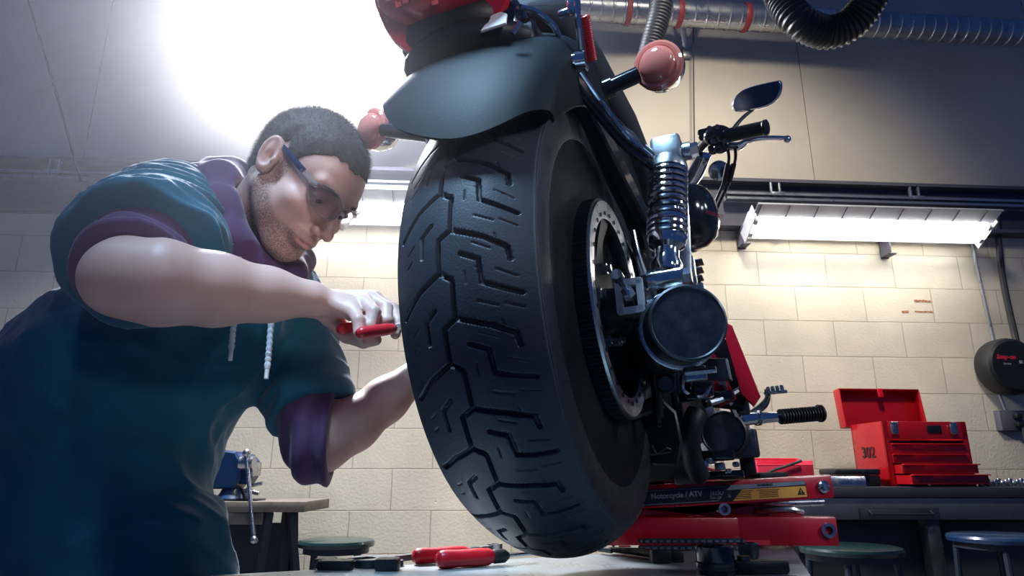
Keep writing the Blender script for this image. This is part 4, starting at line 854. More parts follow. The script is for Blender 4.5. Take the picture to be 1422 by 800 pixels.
# =============================================================== JACK
def jack():
    th = math.radians(0); X = V3(1, 0, 0); Y = V3(0, 1, 0); yf = 1.36
    t = thing('motorcycle_jack', 'red scissor jack with warning sticker holding up the bike', 'jack', (.4, 1.45, ZT))
    tilt = .055; XU = nrm(V3(1, 0, tilt)); ZU = nrm(V3(-tilt, 0, 1)); RU = np.array([XU, Y, ZU])
    xl, xr = .17, .618; cu = V3((.2+xr)/2, yf, at(1148, 675, Y=yf)[2]-(xr-.2)/2*tilt*1.0)
    # lower frame: two long rails, cross bars
    lo = build('base_rail', M().box(V3((xl+.43)/2, yf, .882), (.43-xl, .034, .05), bev=.003).box(V3((.425+xr)/2, yf+.003, .882), (xr-.425, .034, .052), bev=.003), 'red_paint', t)
    build('base_rail', M().box(V3((xl+xr)/2, yf+.26, .882), (xr-xl, .034, .05), bev=.003), 'red_paint', t)
    for x in (xl+.03, .40, xr-.03): build('cross_bar', M().box(V3(x, yf+.13, .872), (.04, .26, .03), bev=.003), 'red_paint', t)
    # upper platform
    for yy in (0, .26): 
        u = build('platform_rail', M().box(cu+Y*yy, (xr-.2, .034, .043), RU, .003), 'red_paint', t)
        if yy == 0: up = u
    for x in (-.16, .16): build('platform_cross', M().box(cu+XU*x+Y*.13, (.05, .26, .03), RU, .003), 'red_paint', t)
    for x in (-.13, .12): build('rubber_pad', M().box(cu+XU*x+Y*.14+ZU*.024, (.06, .2, .012), RU, .004), 'black_matte', t)
    # scissor arms
    for yy in (.032, .228):
        for s in (-1, 1):
            a = V3(.40+s*.17, yf+yy, .905); b = V3(.40-s*.17, yf+yy, cu[2]-.005-s*.01)
            d = nrm(b-a); build('scissor_arm', M().box((a+b)/2, (np.linalg.norm(b-a), .014, .034), np.array([d, Y, nrm(np.cross(d, Y))]), .002), 'red_paint', t)
    build('pivot_pin', M().lathe([(.0, -.02), (.009, -.02), (.009, .0), (.0065, .004), (0, .004)], V3(.405, yf-.0, .922), -Y, 20).ring(V3(.405, yf-.015, .922), Y, .007, .0115, .008, 28), 'chrome_worn', t)
    def bolt(c, r, lab):
        build('bolt', M().lathe([(0, -.005), (r, -.005), (r, .002), (r*.75, .005), (r*.7, .003), (0, .003)], c, -Y, 28).cyl(c, c-Y*.0085, r*.45, n=6), 'chrome_worn', t)
    bolt(V3(xr-.02, yf-.02, cu[2]+(xr-.02-cu[0])*tilt), .0115, ''); build('bolt_washer', M().ring(V3(xr-.02, yf-.018, .884), Y, .0075, .0135, .006, 28), 'chrome_worn', t)
    build('drive_screw', M().cyl(V3(.2, yf+.13, .915), V3(.66, yf+.13, .93), .008).tube([V3(.48, yf+.02, .916), V3(.53, yf-.005, .922), V3(.56, yf+.0, .916)], .006, 8, sm=3), 'chrome_worn', t)
    bar = at(1170, 669, Y=yf+.1); build('handle_socket', M().box(V3(bar[0]-.01, yf+.1, bar[2]), (.11, .022, .022), bev=.003), 'chrome_worn', t)
    # sticker
    f = cu-Y*.0178; g = lambda a, b: f+XU*(a-cu[0])/XU[0]+ZU*b; c0 = at(880, 683, Y=yf)[0]; c1 = at(1115, 683, Y=yf)[0]
    stk = build('sticker', M().prism([(c0-cu[0], -.017), (c1-cu[0], -.017), (c1-cu[0], .013), (c0-cu[0]+.01, .013)], f, XU, ZU, .0008), 'sticker_black', up, label='black and orange warning sticker')
    cm = at(1005, 683, Y=yf)[0]; cn = at(945, 683, Y=yf)[0]
    build('sticker_panel', M().prism([(cm-cu[0]+.01, -.0165), (c1-cu[0]-.001, -.0165), (c1-cu[0]-.001, .0035), (cm-cu[0]+.03, .0035)], f-Y*.0006, XU, ZU, .0006), 'sticker_orange', up, label='orange sticker panel')
    build('sticker_band', M().prism([(cm-cu[0], .004), (c1-cu[0]-.001, .006), (c1-cu[0]-.001, .0125), (cm-cu[0]+.01, .0125)], f-Y*.0007, XU, ZU, .0006), 'sticker_silver', up, label='silver sticker band')
    build('sticker_line', M().tube([g(c0, -.0145)-Y*.0008, g(cn+.066, -.0145)-Y*.0008, g(cn+.078, .001)-Y*.0008, g(cm-.01, .001)-Y*.0008], .0007, 4).tube([g(c0, .0105)-Y*.0008, g(cm, .0105)-Y*.0008], .0005, 4), 'sticker_grey', up)
    build('sticker_logo', M().prism([(-.006, -.008), (.0, -.008), (.012, .006), (.002, .008), (-.004, .006), (.003, .003)], g(c0+.011, .0)-Y*.0008, XU, ZU, .0005), 'sticker_grey', up)
    build('lettering', text_mesh('Motorcycle / ATV', .0135, g(c0+.029, .0)-Y*.001, XU, ZU, .0003, 'LEFT', bold=.0004).merge(text_mesh('Jack', .0135, g(c0+.143, .0005)-Y*.001, XU, ZU, .0003, 'LEFT')).merge(text_mesh('1500 LBS', .006, g(c0+.141, -.009)-Y*.001, XU, ZU, .0003, 'LEFT')), 'sticker_grey', up, label='grey printed lettering')
    m = M()
    for k in range(5):
        for j in range(2): m.box(g(cm+.028+.052*j+.0, .0005-.0032*k)-Y*.0012, (.036 if k else .045, .0004, .0011), RU)
    build('warning_print', m, 'ink', up, kind='stuff'); m = M(); m.merge(text_mesh('WARNING', .0062, g(cm+.075, .0093)-Y*.0012, XU, ZU, .0003, bold=.0002)); tc = g(c1-.012, -.0065)-Y*.0012
    m.prism([(-.0075, -.0055), (.0075, -.0055), (0, .008)], tc, XU, ZU, .0005); build('warning_print', m, 'ink', up, label='printed warning word and triangle')
    build('warning_mark', M().box(tc-Y*.0006+ZU*.001, (.0012, .0004, .005), RU).box(tc-Y*.0006-ZU*.0032, (.0012, .0004, .0012), RU), 'sticker_orange', up)
    build('lettering', text_mesh('lb', .009, g(cn+.088, -.007)-Y*.001, XU, ZU, .0003), 'sticker_grey', up)
    build('safety_label', M().box(V3(.455, yf-.018, .8625), (.06, .001, .009)), 'pink_cloth', t)
jack()
c = at(893, 714, Y=1.52); c[2] = .86
t = thing('small_carton', 'small orange and white carton seen between the jack arms', 'carton', (c[0], c[1], .858)); c = V3(c[0]+.0, 1.50, .893)
build('carton_body', M().box(c+V3(.012, 0, 0), (.07, .05, .066), bev=.001), 'cardboard', t); build('carton_side', M().box(c+V3(-.030, 0, 0), (.024, .0505, .0665), bev=.001), 'white_paint', t)

# =============================================================== TOOLS ON THE TABLE
TP = lambda px, py, dz=0: at(px, py, Z=ZT)+V3(0, 0, dz)
def wrench(name, a, b, w, th, label, ring=True, openend=True, mat='steel_dark', head=1.0):
    a = np.asarray(a, float); b = np.asarray(b, float); a[2] += th/2; b[2] += th/2; d = nrm(b-a); s = nrm(np.cross(UZ, d)); n = np.cross(d, s); L = np.linalg.norm(b-a)
    t = thing(name, label, 'wrench', (*((a+b)/2)[:2], ZT))
    build('shaft', M().prism([(0, -w*.42), (L, -w*.5), (L, w*.5), (0, w*.42)], a, d, s, th*.75, .0012), mat, t)
    R = w*1.15*head
    if openend:
        arc = lambda r, a0, a1, k: [(r*math.cos(q), r*math.sin(q)) for q in np.linspace(a0, a1, k)]
        out = arc(R, math.radians(35), math.radians(325), 22); inn = [(R*.95, -R*.42), (R*.05, -R*.42), (-R*.12, -R*.2), (-R*.12, R*.2), (R*.05, R*.42), (R*.95, R*.42)]
        build('open_jaw', M().prism(out+inn, a-d*R*.8, nrm(-d*.96+s*.26), nrm(-s*.96-d*.26), th, .001), mat, t)
    if ring: build('ring_end', M().ring(b+d*R*.75, n, R*.55, R*.95, th*1.15, 28), mat, t)
    return t
# left cluster
a, b = TP(540, 780), TP(595, 772)
wrench('spanner', TP(536, 783), TP(604, 774), .021, .012, 'large open ended wrench with a curved jaw at the left of the table', ring=False, head=1.5)
wrench('spanner', TP(470, 788), TP(560, 786), .016, .010, 'small dark wrench lying in front of the large open ended one', ring=False, head=1.1)
wrench('spanner', TP(590, 776), TP(682, 764), .013, .010, 'slim ring wrench lying behind the red handles', openend=False, mat='chrome_worn')
for k, (px, py, w, h, lab) in enumerate(((466, 786, .05, .014, 'flat black jaw block, front left of the tools'), (452, 783, .03, .014, 'small black block at the far left of the tools'), (538, 787, .034, .017, 'black square block under the end of the large wrench'))):
    p = TP(px, py+5); tag(build('tool_block', M().box(p+V3(0, 0, h/2+.0), (w, .03, h), bev=.003), 'black_satin'), lab, 'tool')
def screwdriver(p0, p1, p2, r, label):
    p0 = np.asarray(p0); p1 = np.asarray(p1); p2 = np.asarray(p2); 
    for p in (p0, p1, p2): p[2] = ZT+r
    d = nrm(p1-p0); L = np.linalg.norm(p1-p0); t = thing('screwdriver', label, 'screwdriver', (*((p0+p1)/2)[:2], ZT), 'red handled screwdrivers on the table')
    prof = [(0, 0), (r*.7, .001), (r*.95, .006), (r, .015), (r*.93, L*.4), (r, L*.7), (r*.95, L*.92), (r*.7, L)]
    build('handle', M().lathe(prof, p0, d, 8), 'red_grip', t, sharp=60)
    build('collar', M().lathe([(r*.72, 0), (r*.8, .004), (r*.75, .02), (r*.4, .027)], p0+d*L, d, 20), 'black_satin', t)
    build('blade', M().cyl(p0+d*(L+.02), p2, .0028, n=12), 'chrome_worn', t)
screwdriver(TP(606, 791), TP(684, 786), TP(742, 781), .0135, 'front red handled screwdriver pointing under the tyre')
screwdriver(TP(573, 785), TP(650, 780), TP(700, 776), .0125, 'rear red handled screwdriver, partly behind the other one')
# right: curved spanner / strap wrench
t = thing('strap_wrench', 'black strap wrench with red mark beside the jack', 'wrench', (*TP(890, 772)[:2], ZT))
build('handle', M().tube([TP(848, 770, .008), TP(885, 774, .009), TP(915, 779, .01)], [.006, .009, .010], 12, sm=5, flat=(1.2, .7)), 'black_satin', t)
build('strap_loop', M().tube([TP(850, 772, .008), TP(832, 769, .008), TP(826, 763, .008), TP(836, 757, .008), TP(850, 759, .008), TP(852, 763, .008)], .0035, 8, sm=5, flat=(1, 1.2)), 'steel_dark', t)
build('head_block', M().box(TP(918, 782, .01), (.032, .02, .02), bev=.003).box(TP(938, 781, .009), (.026, .016, .018), bev=.003), 'black_satin', t)
build('mark', M().box(TP(868, 773, .0165), (.02, .008, .002), bev=.0005), 'red_grip', t)
# socket, small ring, lug piece
p = TP(995, 797); 
t = thing('impact_socket', 'tall black impact socket standing at the bottom of the picture', 'socket', p); pz = at(995, 757, Y=p[1])[2]; hh = pz-ZT
build('socket_wall', M().lathe([(.0, .0), (.028, .0), (.0285, hh*.4), (.0265, hh*.45), (.0265, hh-.002), (.0245, hh), (.018, hh), (.016, hh-.015), (0, hh-.016)], p, UZ, 40), 'black_gloss', t)
build('groove', M().lathe([(.0285, hh*.18), (.0291, hh*.19), (.0291, hh*.22), (.0285, hh*.23)], p, UZ, 40), 'steel_dark', t)
p = TP(1041, 779); r = .0165
t = thing('ring_socket', 'short open black socket standing right of the tall one', 'socket', p)
build('socket_wall', M().lathe([(r*.75, 0), (r*.8, 0), (r, .014), (r, .026), (r*.9, .028), (r*.72, .028), (r*.66, .01), (r*.66, 0)], p, UZ, 36, closed=True), 'steel_dark', t)
p = TP(1050, 797); t = thing('ratchet_head', 'dark ratchet lying in front of the short socket', 'ratchet', p)
build('head', M().prism([(-.03, -.009), (-.018, -.014), (.0, -.011), (.045, -.009), (.05, 0), (.045, .009), (.0, .011), (-.018, .014), (-.03, .009)], p+V3(0, 0, .009), [1, .08, 0], [-.08, 1, 0], .018, .003), 'black_satin', t)
build('drive', M().cyl(p+V3(-.016, 0, .017), p+V3(-.016, 0, .024), .009, n=20), 'steel_dark', t)
# drive chain lying along the jack
ca, cb = at(888, 752, Y=1.318), at(1032, 749, Y=1.322); ca[2] = cb[2] = ZT
t = thing('drive_chain', 'short black drive chain lying folded along the foot of the jack', 'chain', (*((ca+cb)/2)[:2], ZT))
dch = nrm(cb-ca); nl = 15; st_ = np.linalg.norm(cb-ca)/nl; m = M(); m2 = M()
for row in range(2):
    for k in range(nl):
        c = ca+dch*(k+.5)*st_+V3(0, 0, .0058+row*.0118); off = (k % 2)*.0016
        for sdy in (-1, 1):
            L = M(); sh = []
            for q in np.linspace(0, 2*PI, 25)[:-1]:
                xx = math.cos(q); sh.append((xx*st_*.66, math.sin(q)*.0058*(.72+.28*abs(xx)**1.5)))
            m.prism(sh, c+V3(0, sdy*(.005+off), 0), dch, UZ, .0013)
        for e in (-1, 1): m2.cyl(c+dch*e*st_*.36-V3(0, .0085, 0), c+dch*e*st_*.36+V3(0, .0085, 0), .0021, n=10)
ch = build('link_plates', m, 'steel_dark', t); ch['kind'] = 'stuff'; ch = build('chain_pins', m2, 'chrome_worn', t); ch['kind'] = 'stuff'
# =============================================================== PERSON (signed distance fields meshed as continuous surfaces)
def nn3(v): return v/np.linalg.norm(v, axis=-1, keepdims=True)
def sph(p, c, r): return np.linalg.norm(p-c, axis=1)-r
def ell(p, c, r, R=None):
    q = p-c
    if R is not None: q = q@np.asarray(R).T
    r = np.asarray(r, float); k0 = np.linalg.norm(q/r, axis=1); k1 = np.linalg.norm(q/(r*r), axis=1)+1e-9; return k0*(k0-1)/k1
def cap(p, a, b, ra, rb=None):
    rb = ra if rb is None else rb; a = np.asarray(a, float); b = np.asarray(b, float); ab = b-a; t = np.clip((p-a)@ab/(ab@ab), 0, 1)
    return np.linalg.norm(p-a-t[:, None]*ab, axis=1)-(ra+(rb-ra)*t)
def smin(a, b, k): h = np.clip(.5+.5*(b-a)/k, 0, 1); return b+(a-b)*h-k*h*(1-h)
def smax(a, b, k): return -smin(-a, -b, k)
def chain(p, pts, k=.01):
    d = None
    for (a, ra), (b, rb) in zip(pts[:-1], pts[1:]):
        e = cap(p, a, b, ra, rb); d = e if d is None else np.minimum(d, e) if k == 0 else smin(d, e, k)
    return d
_dirs = nn3(np.random.default_rng(3).normal(size=(24, 3))); _ph = np.random.default_rng(4).random(24)*6.28
def wav(p, sc, seed=0, n=5):
    o = 0
    for i in range(n):
        j = (seed*5+i) % 24; o = o+np.sin(p@_dirs[j]*sc*(1+.35*i)+_ph[j]+1.3*np.sin(p@_dirs[(j+7) % 24]*sc*.6+_ph[(j+3) % 24]))/(1+.3*i)
    return o/n*1.6
def mesh_sdf(f, lo, hi, h, nb=8, margin=1.25):
    lo = np.asarray(lo, float); hi = np.asarray(hi, float); bs = nb*h; g = np.ceil((hi-lo)/bs).astype(int)
    I = np.stack(np.meshgrid(*[np.arange(k) for k in g], indexing='ij'), -1).reshape(-1, 3)
    cen = lo+(I+.5)*bs; keep = np.abs(f(cen)) < bs*.87*margin+.004; I = I[keep]
    m = nb+2; loc = np.stack(np.meshgrid(*[np.arange(m)]*3, indexing='ij'), -1).reshape(-1, 3)
    N = g*nb+4; mul = np.array([N[1]*N[2], N[2], 1], dtype=np.int64)
    VK, VP, Q = [], [], []
    for s in range(0, len(I), 256):
        J = I[s:s+256]; gi = (J[:, None]*nb+loc[None]); val = f((lo+gi.reshape(-1, 3)*h)).reshape(len(J), m, m, m)
        neg = val < 0
        # cells at local 0..nb-1
        c = [neg[:, i:i+m-1, j:j+m-1, k:k+m-1] for i in (0, 1) for j in (0, 1) for k in (0, 1)]; cs = sum(x.astype(np.int8) for x in c)
        act = (cs > 0) & (cs < 8); act[:, nb:] = False; act[:, :, nb:] = False; act[:, :, :, nb:] = False
        b, i, j, k = np.nonzero(act)
        if len(b):
            acc = np.zeros((len(b), 3)); cnt = np.zeros(len(b))
            E = [((0, 0, 0), (1, 0, 0)), ((0, 1, 0), (1, 1, 0)), ((0, 0, 1), (1, 0, 1)), ((0, 1, 1), (1, 1, 1)), ((0, 0, 0), (0, 1, 0)), ((1, 0, 0), (1, 1, 0)), ((0, 0, 1), (0, 1, 1)), ((1, 0, 1), (1, 1, 1)), ((0, 0, 0), (0, 0, 1)), ((1, 0, 0), (1, 0, 1)), ((0, 1, 0), (0, 1, 1)), ((1, 1, 0), (1, 1, 1))]
            for p0, p1 in E:
                v0 = val[b, i+p0[0], j+p0[1], k+p0[2]]; v1 = val[b, i+p1[0], j+p1[1], k+p1[2]]; x = (v0 < 0) != (v1 < 0)
                t = np.where(x, v0/np.where(x, v0-v1, 1), 0)[:, None]; pt = np.array(p0)+(np.array(p1)-np.array(p0))*t; acc += pt*x[:, None]; cnt += x
            gc = J[b]*nb+np.stack([i, j, k], 1); VK.append(gc@mul); VP.append(lo+(gc+acc/cnt[:, None])*h)
        for ax in range(3):
            sl = [slice(0, nb)]*3; s2 = list(sl); s2[ax] = slice(1, nb+1)
            a0 = neg[(slice(None), *sl)]; a1 = neg[(slice(None), *s2)]; b, i, j, k = np.nonzero(a0 != a1)
            if not len(b): continue
            gc = J[b]*nb+np.stack([i, j, k], 1); u, w = [(1, 2), (2, 0), (0, 1)][ax]; eu = np.eye(3, dtype=int)[u]; ew = np.eye(3, dtype=int)[w]
            q = np.stack([(gc-eu-ew)@mul, (gc-ew)@mul, gc@mul, (gc-eu)@mul], 1); fl = ~a0[b, i, j, k]; q[fl] = q[fl][:, ::-1]; Q.append(q)
    K = np.concatenate(VK); P = np.concatenate(VP); Q = np.concatenate(Q); o = np.argsort(K); K = K[o]; P = P[o]
    ix = np.clip(np.searchsorted(K, Q), 0, len(K)-1); ok = (K[ix] == Q).all(1); return P, ix[ok]

Rc = np.array([1., 0, 0]); Uc = np.array([0, -math.sin(PITCH), math.cos(PITCH)]); Fc_ = np.array([0, math.cos(PITCH), math.sin(PITCH)])
_t = math.radians(45); hu = math.cos(_t)*Rc+math.sin(_t)*Uc; d1 = math.sin(_t)*Rc-math.cos(_t)*Uc
_y = math.radians(27); hf = nrm(math.cos(_y)*d1-math.sin(_y)*Fc_); hr = np.cross(hf, hu); HB = np.array([hr, hf, hu]); HO = at(425, 251, Y=1.03)
def H(s, f, u): return HO+np.array([s, f, u])@HB

def skull(q):
    d = ell(q, (0, -.018, .030), (.0755, .094, .082)); d = smin(d, ell(q, (0, .035, .025), (.062, .055, .06)), .02)
    return d
def head_sdf(q):
    d = skull(q)
    d = smin(d, ell(q, (0, .028, -.035), (.0585, .062, .075)), .02)
    for s in (-1, 1):
        d = smin(d, cap(q, (s*.055, -.005, -.05), (s*.026, .062, -.098), .018, .017), .022)
        d = smin(d, ell(q, (s*.044, .055, -.026), (.022, .026, .018)), .02)
        d = smin(d, ell(q, (s*.043, .035, -.052), (.018, .03, .026)), .02)
        d = smin(d, cap(q, (s*.012, .0865, .024), (s*.045, .071, .024), .0095, .008), .012)
        d = smax(d, -ell(q, (s*.032, .1, .004), (.019, .0235, .0125)), .012)
    d = smin(d, ell(q, (0, .07, -.102), (.024, .022, .019)), .018)
    d = smin(d, cap(q, (0, .085, .016), (0, .1155, -.030), .006, .0078), .010)
    d = smin(d, sph(q, np.array((0, .117, -.034)), .0086), .006)
    for s in (-1, 1):
        d = smin(d, ell(q, (s*.0118, .1015, -.0385), (.0065, .0105, .007)), .004)
        d = smax(d, -ell(q, (s*.007, .107, -.0475), (.0035, .0055, .004)), .002)
    d = smin(d, ell(q, (0, .085, -.063), (.028, .016, .02)), .010)
    for s in (-1, 1):
        d = smin(d, cap(q, (s*.003, .1005, -.0615), (s*.021, .0915, -.0655), .0038, .0025), .004)
        d = smin(d, cap(q, (s*.002, .098, -.0722), (s*.019, .090, -.0695), .0048, .003), .004)
    d = smax(d, -cap(q, (-.022, .0965, -.0668), (.022, .0965, -.0668), .0022), .003); d = smax(d, -cap(q, (-.01, .1035, -.0668), (.01, .1035, -.0668), .0018), .003)
    d = smax(d, -ell(q, (0, .102, -.087), (.02, .008, .005)), .01)
    for s in (-1, 1):
        # eyelid over the eyeball
        d = smin(d, smax(sph(q, np.array((s*.0315, .0725, .004)), .0138), (.0015-(q[:, 2])) if False else -(q[:, 2]+.001), .001), .002)
        d = smin(d, smax(sph(q, np.array((s*.0315, .0725, .004)), .0135), (q[:, 2]+.0055), .001), .002)
        # ear
        Re = np.array([[.93, .37*s*1, 0], [-.37*s, .93, 0], [0, 0, 1]]); Re = Re@np.array([[1, 0, -.12*s], [0, .97, .24], [.12*s, -.24, .97]])
        c = np.array((s*.079, -.016, -.002)); e = smin(ell(q, c, (.0085, .0185, .031), Re), ell(q, c+np.array((-.004*s, .004, -.022)), (.007, .012, .013), Re), .006)
        e = smax(e, -ell(q, c+np.array((s*.0075, .001, .003)), (.0075, .0142, .0262), Re), .002)
        e = smin(e, ell(q, c+np.array((s*.001, -.003, .002)), (.005, .0065, .019), Re), .004); e = smax(e, -ell(q, c+np.array((s*.006, .005, -.004)), (.007, .0065, .009), Re), .003)
        e = smin(e, ell(q, c+np.array((-s*.002, .0145, -.004)), (.005, .004, .007)), .003)
        d = smin(d, e, .004)
    return d

shR, elR = at(232, 318, Y=1.03), at(170, 386, Y=.81)
foR = [(at(222, 392, Y=.82), .0525), (at(300, 402, Y=.86), .0465), (at(370, 409, Y=.895), .0355), (at(428, 415, Y=.925), .0265)]
shL, elL = at(392, 432, Y=1.28), at(447, 618, Y=1.17)
foL = [(at(490, 590, Y=1.19), .0435), (at(535, 556, Y=1.22), .038), (at(578, 522, Y=1.25), .030)]
nk0, nk1 = H(0, -.030, -.045), at(318, 360, Y=1.13)
# right hand: back of the hand up, fingers closing around the red handles
def hp(px, py, Y): return at(px, py, Y=Y)
HR = {'wrist': hp(432, 414, .925), 'palm': hp(470, 425, .955),
      'mcp': [hp(520, 414, .985), hp(512, 419, .965), hp(502, 426, .945), hp(488, 434, .93)]}
FR = [  # index, middle, ring, little: knuckle, joint, joint, tip
    [(522, 417, .985, .0115), (545, 428, .985, .0098), (552, 447, .975, .0088), (549, 464, .965, .0078)],
    [(514, 415, .968, .0125), (536, 428, .955, .0105), (536, 446, .940, .0095), (523, 458, .945, .0085)],
    [(504, 419, .948, .0125), (519, 434, .928, .0105), (514, 453, .920, .0092), (500, 463, .93, .0082)],
    [(488, 428, .935, .0115), (498, 445, .912, .0092), (499, 462, .908, .0082), (500, 474, .918, .0072)]]
THR = [(458, 440, .965, .0135), (482, 465, .97, .0125), (505, 474, .965, .0105), (522, 472, .955, .0085)]
HL = [hp(590, 512, 1.26), hp(612, 500, 1.265)]
FL = [[(612+j*2, 490+j*9, 1.25+.008*j, .0095), (636+j*1, 486+j*9, 1.245, .0088), (648-j*2, 494+j*8, 1.235, .008), (646-j*3, 505+j*7, 1.228, .0072)] for j in range(4)]
THL = [(595, 500, 1.245, .012), (610, 486, 1.225, .011), (628, 482, 1.215, .009)]
def toch(L): return [(hp(*a[:3]), a[3]) for a in L]
FR_, THR_, FL_, THL_ = [toch(x) for x in FR], toch(THR), [toch(x) for x in FL], toch(THL)
def near(p, c, r, f, k):
    """evaluate f only near c"""
    d = np.full(len(p), 1.0); dist = np.linalg.norm(p-c, axis=1); m = dist < r; d[~m] = dist[~m]-k
    if m.any(): d[m] = f(p[m])
    return d
def handR(p):
    d = ell(p, HR['palm'], (.036, .023, .016), None); u = nrm(HR['mcp'][0]-HR['wrist'])
    for m_ in HR['mcp']: d = smin(d, cap(p, HR['wrist']+(HR['palm']-HR['wrist'])*.3, m_, .0135, .0125), .010)
    d = smin(d, cap(p, HR['wrist'], THR_[0][0], .018, .0145), .012)
    f = None
    for ch in FR_: e = chain(p, ch, .002); f = e if f is None else smin(f, e, .0016)
    d = smin(d, f, .005); t = chain(p, THR_, .003); return smin(d, t, .004)
def handL(p):
    d = cap(p, HL[0], HL[1], .022, .024)
    for ch in FL_: d = smin(d, smin(chain(p, ch, .002), cap(p, HL[0], ch[0][0], .013, .011), .006), .002)
    return smin(d, chain(p, [(HL[0], .016)]+THL_, .003), .004)
def body_sdf(p):
    d = near(p, H(0, 0, -.01), .17, lambda x: head_sdf((x-HO)@HB.T), .16)
    d = smin(d, cap(p, nk0, nk1, .054, .060), .02)
    d = smin(d, cap(p, H(.045, -.035, -.045), at(345, 372, Y=1.08), .014, .012), .02)    # neck muscle
    d = smin(d, cap(p, H(0, .052, -.155), H(0, .04, -.16), .008), .02)
    up = cap(p, shR, elR, .055, .046); ar = chain(p, [(elR, .044)]+foR, .02); d = smin(d, smin(up, ar, .02), .02)
    d = smin(d, near(p, hp(495, 440, .95), .13, handR, .12), .012)
    up = cap(p, shL, elL, .055, .044); ar = chain(p, [(elL, .042)]+foL, .02); d = smin(d, smin(up, ar, .02), .02)
    d = smin(d, near(p, hp(615, 500, 1.25), .12, handL, .11), .012)
    d = smin(d, cap(p, shR, shL, .07), .05); d = smin(d, cap(p, nk1, at(280, 420, Y=1.14), .10, .12), .04)
    return d
per = thing('person', 'man with stubble in teal coveralls and safety glasses leaning over the rear wheel', 'person', (-.68, 1.12, 0))
def bbox(*pts, m=.1): a = np.array(pts); return a.min(0)-m, a.max(0)+m
lo, hi = bbox(H(0, 0, .11), H(0, .1, -.1), elR, elL, HR['palm'], HL[1], at(552, 465, Y=.98), at(280, 420, Y=1.14), m=.15)
BV, BF = mesh_sdf(body_sdf, lo, hi, .0024)
def skin_material():
    m = D.materials.new('skin'); m.use_nodes = True; N = m.node_tree.nodes; L = m.node_tree.links; b = N['Principled BSDF']
    at_ = N.new('ShaderNodeAttribute'); at_.attribute_name = 'tone'; sep = N.new('ShaderNodeSeparateColor'); L.new(at_.outputs['Color'], sep.inputs[0])
    tc = N.new('ShaderNodeTexCoord'); n1 = N.new('ShaderNodeTexNoise'); n1.inputs['Scale'].default_value = 35; n1.inputs['Detail'].default_value = 6; L.new(tc.outputs['Object'], n1.inputs['Vector'])
    n2 = N.new('ShaderNodeTexNoise'); n2.inputs['Scale'].default_value = 520; n2.inputs['Detail'].default_value = 3; L.new(tc.outputs['Object'], n2.inputs['Vector'])
    def mix(a, b_, f):
        x = N.new('ShaderNodeMix'); x.data_type = 'RGBA'
        for s_, v in ((6, a), (7, b_)):
            if isinstance(v, tuple): x.inputs[s_].default_value = (*v, 1)
            else: L.new(v, x.inputs[s_])
        L.new(f, x.inputs[0]); return x.outputs[2]
    c = mix((.72, .46, .38), (.62, .36, .29), n1.outputs['Fac'])
    c = mix(c, (.48, .2, .17), sep.outputs[1])
    sp = N.new('ShaderNodeMapRange'); sp.inputs[1].default_value = .3; sp.inputs[2].default_value = .68; L.new(n2.outputs['Fac'], sp.inputs[0])
    mu = N.new('ShaderNodeMath'); mu.operation = 'MULTIPLY'; L.new(sp.outputs[0], mu.inputs[0]); L.new(sep.outputs[0], mu.inputs[1])
    c = mix(c, (.045, .03, .026), mu.outputs[0]); c = mix(c, (.03, .02, .018), sep.outputs[2]); L.new(c, b.inputs['Base Color'])
    b.inputs['Roughness'].default_value = .48; b.inputs['Subsurface Weight'].default_value = .12; b.inputs['Subsurface Radius'].default_value = (1, .4, .25); b.inputs['Subsurface Scale'].default_value = .006
    bp_ = N.new('ShaderNodeBump'); bp_.inputs['Strength'].default_value = .25; bp_.inputs['Distance'].default_value = .0006; L.new(n2.outputs['Fac'], bp_.inputs['Height']); L.new(bp_.outputs[0], b.inputs['Normal'])
    MATS['skin'] = m
skin_material()
body = build('body', (BV, BF), 'skin', per, sharp=0)
def hl(f): return np.interp(f, [-.13, -.05, -.028, -.022, -.006, .004, .022, .034, .05, .07, .09], [-.055, -.06, -.045, .0, .034, .018, .016, .04, .066, .07, .066])
def sstep(x, a, b): t = np.clip((x-a)/(b-a), 0, 1); return t*t*(3-2*t)
q = (BV-HO)@HB.T; s_, f_, u_ = q[:, 0], q[:, 1], q[:, 2]; inh = (np.abs(s_) < .1) & (np.abs(f_) < .14) & (u_ > -.15) & (u_ < .13)
line = np.interp(f_, [-.03, .0, .03, .06, .085, .12], [-.03, -.022, -.04, -.062, -.058, -.05])
beard = sstep(line-u_, -.004, .012)*sstep(u_, -.135, -.112)*sstep(f_, -.022, -.006)
side = sstep(f_, -.004, .004)*(1-sstep(f_, .018, .028))*(1-sstep(u_, .03, .04))*sstep(u_, -.04, -.03)*(np.abs(s_) > .05)
mous = sstep(f_, .078, .086)*(np.abs(s_) < .028)*sstep(u_, -.061, -.058)*(1-sstep(u_, -.053, -.049))
lips = ((f_ > .084) & (np.abs(s_) < .022))*(1-sstep(np.abs(u_+.0668), .006, .009))
beard = np.clip(np.maximum(beard, np.maximum(side*.9, mous*.55)), 0, 1)*(1-lips); beard[np.abs(s_) > .0745] *= .2
hh = sstep(u_-hl(f_), -.012, .004)*(u_ > -.05)*.75; hh[(np.abs(s_) > .078)] = 0; beard = np.maximum(beard, hh*(1-lips))
brow = (1-sstep(np.hypot((np.abs(s_)-.033)/.017, (u_-.0235-.10*(np.abs(s_)-.02)*0)/.0042), .7, 1.15))*(f_ > .055)
fl_ = np.zeros(len(BV))
red = np.clip(lips*.5+.25*(np.linalg.norm(q-np.array([0, .113, -.034]), axis=1) < .014), 0, 1)
for k in range(4):
    a = FR_[k][1][0]; red = np.maximum(red, .45*(1-sstep(np.linalg.norm(BV-a, axis=1), .006, .014)))
